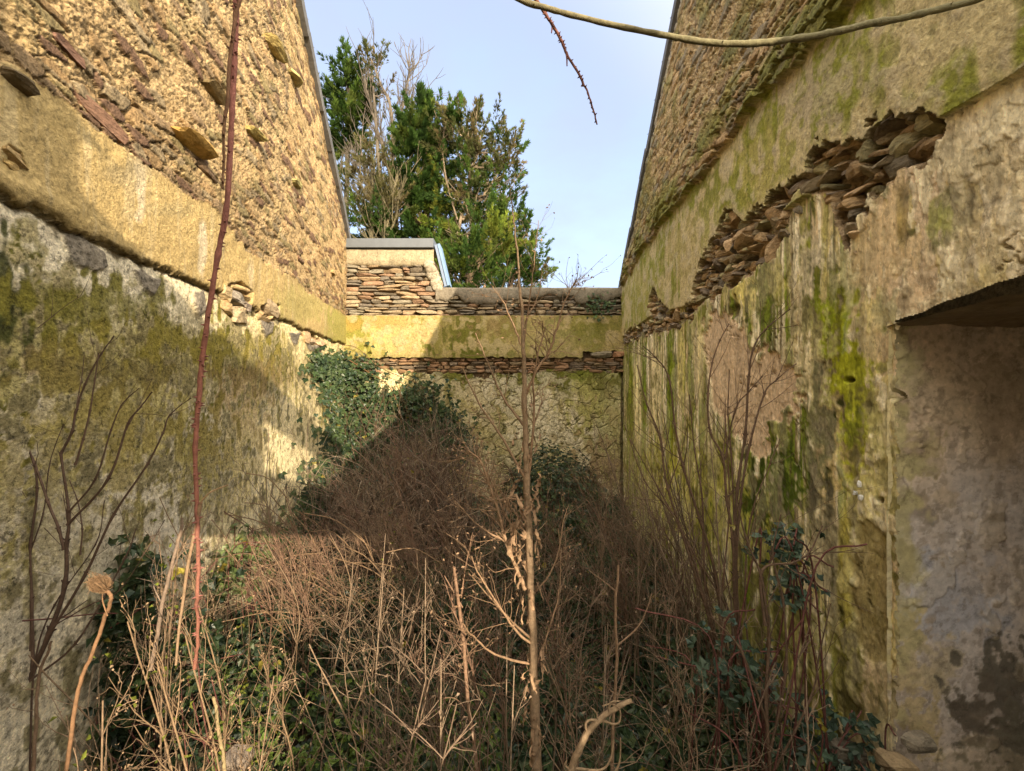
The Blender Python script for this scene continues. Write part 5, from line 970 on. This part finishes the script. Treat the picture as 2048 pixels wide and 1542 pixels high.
for i, (lb, u, v, Y, sz) in enumerate((('brown angular stone by the jamb of the recess', 1790, 1530, 1.36, .05), ('small grey stone near the lower right wall', 1690, 1500, 1.45, .05))):
    loose('stone', lb, u, v, Y, sz, [(.30, .23, .14), (.17, .15, .12), (.3, .28, .23)][i])
def side_brambles(name, label, centers, Y, n, size, pal):
    root = empty(name, P3(centers[0][0], 1542, Y), label, 'bramble'); mb = MB(); s = MB()
    for (u, v, r) in centers:
        k = int(n / len(centers)); P = np.array([P3(u, v, Y)] * k) + rng.normal(0, r, (k, 3)) * (1, .7, .8); P[:, 0] = np.clip(P[:, 0], xmin(P[:, 1]) + .05, xmax(P[:, 1]) - .05); N = np.tile((0, -.7, .7), (k, 1)) + rng.normal(0, .5, (k, 3)); D = rng.normal(0, 1, (k, 3)); D[:, 2] -= .4
        trifoliate(mb, P, D / np.linalg.norm(D, axis=1)[:, None], N / np.linalg.norm(N, axis=1)[:, None], rng.uniform(*size, k), leafcols(k, pal, .02))
        for j in range(5):
            a = P3(u, v, Y) + rng.normal(0, r, 3); b = np.array([a[0] + rng.normal(0, .12), a[1] + .05, float(ground_h(a[:1], a[1:2])[0])]); c = a + rng.normal(0, r * 1.4, 3); s.tube(curve([b, (a + b) / 2 + (0, -.03, .05), a, c], 5), .003, 4, (.13, .055, .045))
    mb.build('foliage', 'leaf', root, smooth=False); s.build('stem', 'bark', root)
BL = np.array([(.050, .085, .060), (.060, .095, .062), (.042, .070, .042), (.075, .11, .07)])
side_brambles('bramble_bush', 'dark bramble leaves at the foot of the left wall behind the sapling', [(190, 1300, .13), (130, 1180, .12), (300, 1200, .13), (250, 1380, .12), (60, 1400, .13), (360, 1290, .10), (120, 1450, .12)], 1.75, 800, (.030, .055), GREEN)
side_brambles('bramble_bush', 'bluish bramble leaves low beside the right wall near the recess', [(1440, 1340, .08), (1480, 1310, .07), (1700, 1480, .07), (1620, 1450, .07), (1560, 1080, .06), (1640, 1510, .08), (1590, 1170, .05)], 1.45, 330, (.022, .042), BL)
side_brambles('bramble_bush', 'sunlit pale bramble leaves below the bright patch of the left wall', [(480, 1120, .10), (450, 1150, .09), (510, 1090, .09)], 2.5, 190, (.035, .055), np.array([(.12, .16, .05), (.16, .19, .08), (.09, .13, .04)]))

# ================================================================= TREES BEYOND THE WALL
TG = {'dark': np.array([(.045, .085, .016), (.055, .10, .018), (.034, .065, .014), (.085, .13, .022)]), 'lime': np.array([(.15, .18, .022), (.19, .20, .03), (.13, .17, .022)]), 'olive': np.array([(.11, .11, .035), (.14, .12, .045), (.09, .10, .03), (.16, .12, .05)]), 'mid': np.array([(.07, .125, .02), (.10, .15, .025), (.055, .10, .02), (.12, .15, .03)])}
def fronds(mb, p, ax, L_, n, pal, size):
    """a feathery plume: sprays along a branch end, thinning to its tip"""
    ax = np.asarray(ax, float); ax = ax / np.linalg.norm(ax); t = rng.random(n) ** .8; rd = rng.normal(0, 1, (n, 3)); rd -= ax * (rd @ ax)[:, None]; rd /= np.linalg.norm(rd, axis=1)[:, None]
    P = np.asarray(p) + ax * (t * L_)[:, None] + rd * (.26 * L_ * (1 - t) * rng.random(n))[:, None]; P[:, 2] += .10 * L_ * t ** 2
    Dn = ax * (.75 + .4 * t)[:, None] + rd * (.75 * (1 - .6 * t))[:, None] + (0, 0, .15); Dn /= np.linalg.norm(Dn, axis=1)[:, None]; U = rng.normal(0, 1, (n, 3)); S = np.cross(Dn, U); S /= np.linalg.norm(S, axis=1)[:, None]
    C = pal[rng.integers(len(pal))] * rng.uniform(.75, 1.2) * rng.uniform(.7, 1.3, (n, 1)) * (.8 + .5 * t)[:, None]; s = rng.uniform(.6, 1.25, n) * size
    for a, k in ((0, 1), (.45, .75), (-.45, .75)): mb.leaves(P + Dn * (.0 if a == 0 else .2) * s[:, None], Dn * math.cos(a) + S * math.sin(a), U, s * k, s * k * .20, C, .1)
def tree(name, label, Y, base_u, top, clumps, pal_list, dens=1.0, twigcol=(.20, .15, .09), size=.36, bare=0, extra=()):
    root = empty(name, (P3(base_u, 0, Y)[0], Y, 0), label, 'tree'); sc = Y / F
    x0 = (base_u - 1024) / F * Y; tp = P3(top[0], top[1], Y); t = MB(); q = curve([(x0, Y, -.1), (x0 + rng.normal(0, .1), Y, tp[2] * .35), (x0 * .5 + tp[0] * .5, Y, tp[2] * .7), tp], 6); t.tube(q, np.linspace(.22, .02, len(q)), 7, twigcol); mb = MB(); lb = newmb()
    for (u, v, ru, rv, n, pal) in clumps:
        c0 = P3(u, v, Y); R = np.array([ru * sc, ru * sc * .9, rv * sc]) * .92; k = max(5, int(n * 1.45))
        for j in range(k):
            d = rng.normal(0, 1, 3); d /= np.linalg.norm(d); p = c0 + d * R * rng.uniform(.35, 1.0) ** .5; f = rng.uniform(.14, .30); i = int(np.clip((p[2] - .8) / max(tp[2], 1) * len(q), 1, len(q) - 1)); b = q[i]
            if rng.random() < .45: lb.tube(curve([b, (b + p) / 2 - (0, 0, .15), p], 4), np.linspace(.035, .010, 9), 4, np.array(twigcol) * rng.uniform(.7, 1.2))
            fronds(mb, p, d * .9 + (0, 0, rng.uniform(.25, 1.1)) + rng.normal(0, .25, 3), rng.uniform(.45, .95), int(64 * dens * rng.uniform(.6, 1.3)), TG[pal], size * .62 * rng.uniform(.8, 1.2))
    for (pts, r) in extra:
        e = pxcurve(pts, Y, 6); lb.tube(e, np.linspace(r, r * .3, len(e)), 5, np.array(twigcol) * 1.15)
        for k in range(bare):
            i = rng.integers(1, len(e) - 1); d = e[i + 1] - e[i]; d /= np.linalg.norm(d); a = rng.normal(0, 1, 3); twig(lb, e[i], d + .8 * a / np.linalg.norm(a) + (0, 0, .25), rng.uniform(.5, 1.6), .022, 1, np.array(twigcol) * rng.uniform(.8, 1.3), .14, .5, 5, .55, 3)
    t.build('trunk', 'bark', root)
    if clumps: mb.build('crown', 'needle', root, smooth=False)
    if lb.V: lb.build('limbs', 'bark', root)
TY = 15.0
tree('conifer', 'narrow dark conifer with a windswept tip beside the left roof edge', 16.5, 690, (700, 112), [(700, 150, 14, 32, 14, 'dark'), (694, 205, 30, 34, 22, 'dark'), (690, 255, 32, 34, 26, 'mid'), (700, 250, 30, 40, 16, 'dark'), (690, 300, 26, 28, 14, 'dark'), (720, 215, 18, 30, 8, 'mid'), (660, 200, 20, 20, 7, 'dark'), (668, 420, 40, 60, 12, 'dark')], None, .8, (.10, .085, .06), .36, 0, (([(665, 480), (672, 400), (682, 330), (690, 260)], .06), ([(690, 480), (695, 390), (690, 300)], .06)))
tree('bare_tree', 'bare grey tree with fine upswept twigs left of the conifers', 15.8, 775, (742, 118), [(742, 130, 5, 14, 3, 'olive'), (765, 135, 5, 10, 2, 'olive'), (740, 150, 7, 7, 2, 'olive'), (770, 180, 10, 8, 2, 'olive')], None, .35, (.12, .10, .075), .30, 22,
     (([(775, 520), (780, 400), (785, 300), (780, 210), (762, 170), (742, 118)], .10), ([(785, 330), (800, 240), (815, 170), (820, 140)], .05), ([(780, 350), (755, 260), (738, 200), (730, 160)], .05), ([(790, 480), (795, 380), (770, 300), (750, 250)], .07), ([(785, 300), (810, 230), (830, 200)], .04), ([(760, 500), (740, 400), (725, 320), (720, 270)], .06), ([(775, 420), (745, 370), (715, 345)], .05)))
tree('broadleaf_tree', 'olive brown half bare tree low behind the left roof edge', 14.2, 740, (745, 350), [(740, 430, 40, 40, 14, 'olive'), (770, 400, 30, 50, 14, 'olive'), (730, 340, 26, 30, 6, 'olive'), (765, 330, 30, 60, 14, 'olive'), (720, 460, 34, 22, 9, 'mid'), (715, 380, 24, 40, 8, 'olive'), (760, 465, 50, 22, 10, 'dark')], None, .6, (.14, .12, .07), .26, 18,
     (([(775, 520), (770, 440), (740, 380), (715, 350)], .06), ([(770, 520), (778, 420), (795, 350), (790, 300)], .06), ([(745, 520), (735, 440), (705, 420)], .05), ([(760, 500), (790, 440), (800, 380)], .05)))
tree('conifer', 'large bushy green conifer with several leaders behind the back wall', TY, 850, (850, 212), [(850, 250, 24, 40, 18, 'dark'), (828, 275, 26, 30, 14, 'mid'), (870, 265, 20, 36, 12, 'dark'), (912, 255, 18, 24, 11, 'mid'), (840, 330, 46, 46, 34, 'dark'), (870, 350, 30, 50, 18, 'mid'), (822, 400, 40, 50, 24, 'dark'), (880, 400, 24, 50, 20, 'lime'), (850, 440, 50, 40, 28, 'dark'), (800, 430, 40, 50, 20, 'mid'), (880, 460, 26, 40, 16, 'lime'), (840, 500, 60, 36, 26, 'dark'), (780, 460, 40, 40, 16, 'dark'), (900, 520, 40, 40, 16, 'mid'), (815, 340, 20, 60, 12, 'dark')], None, 1.0, (.16, .11, .07), .34, 0,
     (([(835, 540), (838, 480), (840, 400)], .07), ([(805, 540), (803, 470), (800, 400)], .05)))
tree('conifer', 'thin olive conifer with bare pale limbs on the right of the large one', 14.4, 950, (935, 240), [(935, 270, 34, 26, 15, 'olive'), (975, 275, 26, 24, 11, 'olive'), (905, 310, 34, 50, 14, 'olive'), (930, 380, 40, 40, 14, 'mid'), (975, 340, 40, 40, 14, 'olive'), (1010, 320, 22, 34, 9, 'olive'), (950, 330, 50, 40, 14, 'olive'), (1000, 380, 34, 40, 12, 'olive'), (1015, 360, 18, 20, 5, 'mid'), (950, 400, 50, 40, 14, 'olive'), (985, 420, 40, 36, 18, 'dark'), (930, 450, 50, 40, 16, 'lime'), (960, 480, 50, 36, 15, 'olive'), (910, 370, 30, 50, 10, 'mid'), (1018, 300, 10, 10, 3, 'mid')], None, .6, (.20, .155, .10), .28, 5,
     (([(900, 560), (915, 470), (930, 400), (950, 320), (965, 260)], .08), ([(925, 440), (960, 400), (1000, 340), (1020, 300)], .05), ([(930, 470), (975, 440), (1015, 390)], .05), ([(915, 440), (895, 370), (885, 300), (888, 260)], .04), ([(930, 500), (980, 480), (1020, 440)], .045), ([(920, 560), (940, 500), (985, 465)], .05)))
tree('conifer', 'bright green young conifer just over the capping beside the blue flashing', 12.0, 945, (935, 470), [(930, 530, 44, 40, 26, 'mid'), (910, 560, 30, 26, 12, 'lime'), (960, 545, 36, 36, 20, 'mid'), (985, 500, 26, 40, 14, 'lime'), (945, 580, 60, 26, 16, 'dark')], None, 1.0, (.15, .11, .07), .24)
tree('conifer', 'dark green conifer at the right end of the trees sloping down to the wall', 13.4, 1020, (1022, 425), [(1025, 460, 26, 34, 16, 'dark'), (1010, 510, 34, 36, 20, 'mid'), (1045, 500, 22, 36, 12, 'dark'), (1050, 545, 30, 30, 14, 'mid'), (1015, 560, 50, 30, 22, 'dark'), (1075, 562, 20, 16, 5, 'olive'), (980, 470, 26, 50, 12, 'mid')], None, .9, (.16, .12, .08), .28)
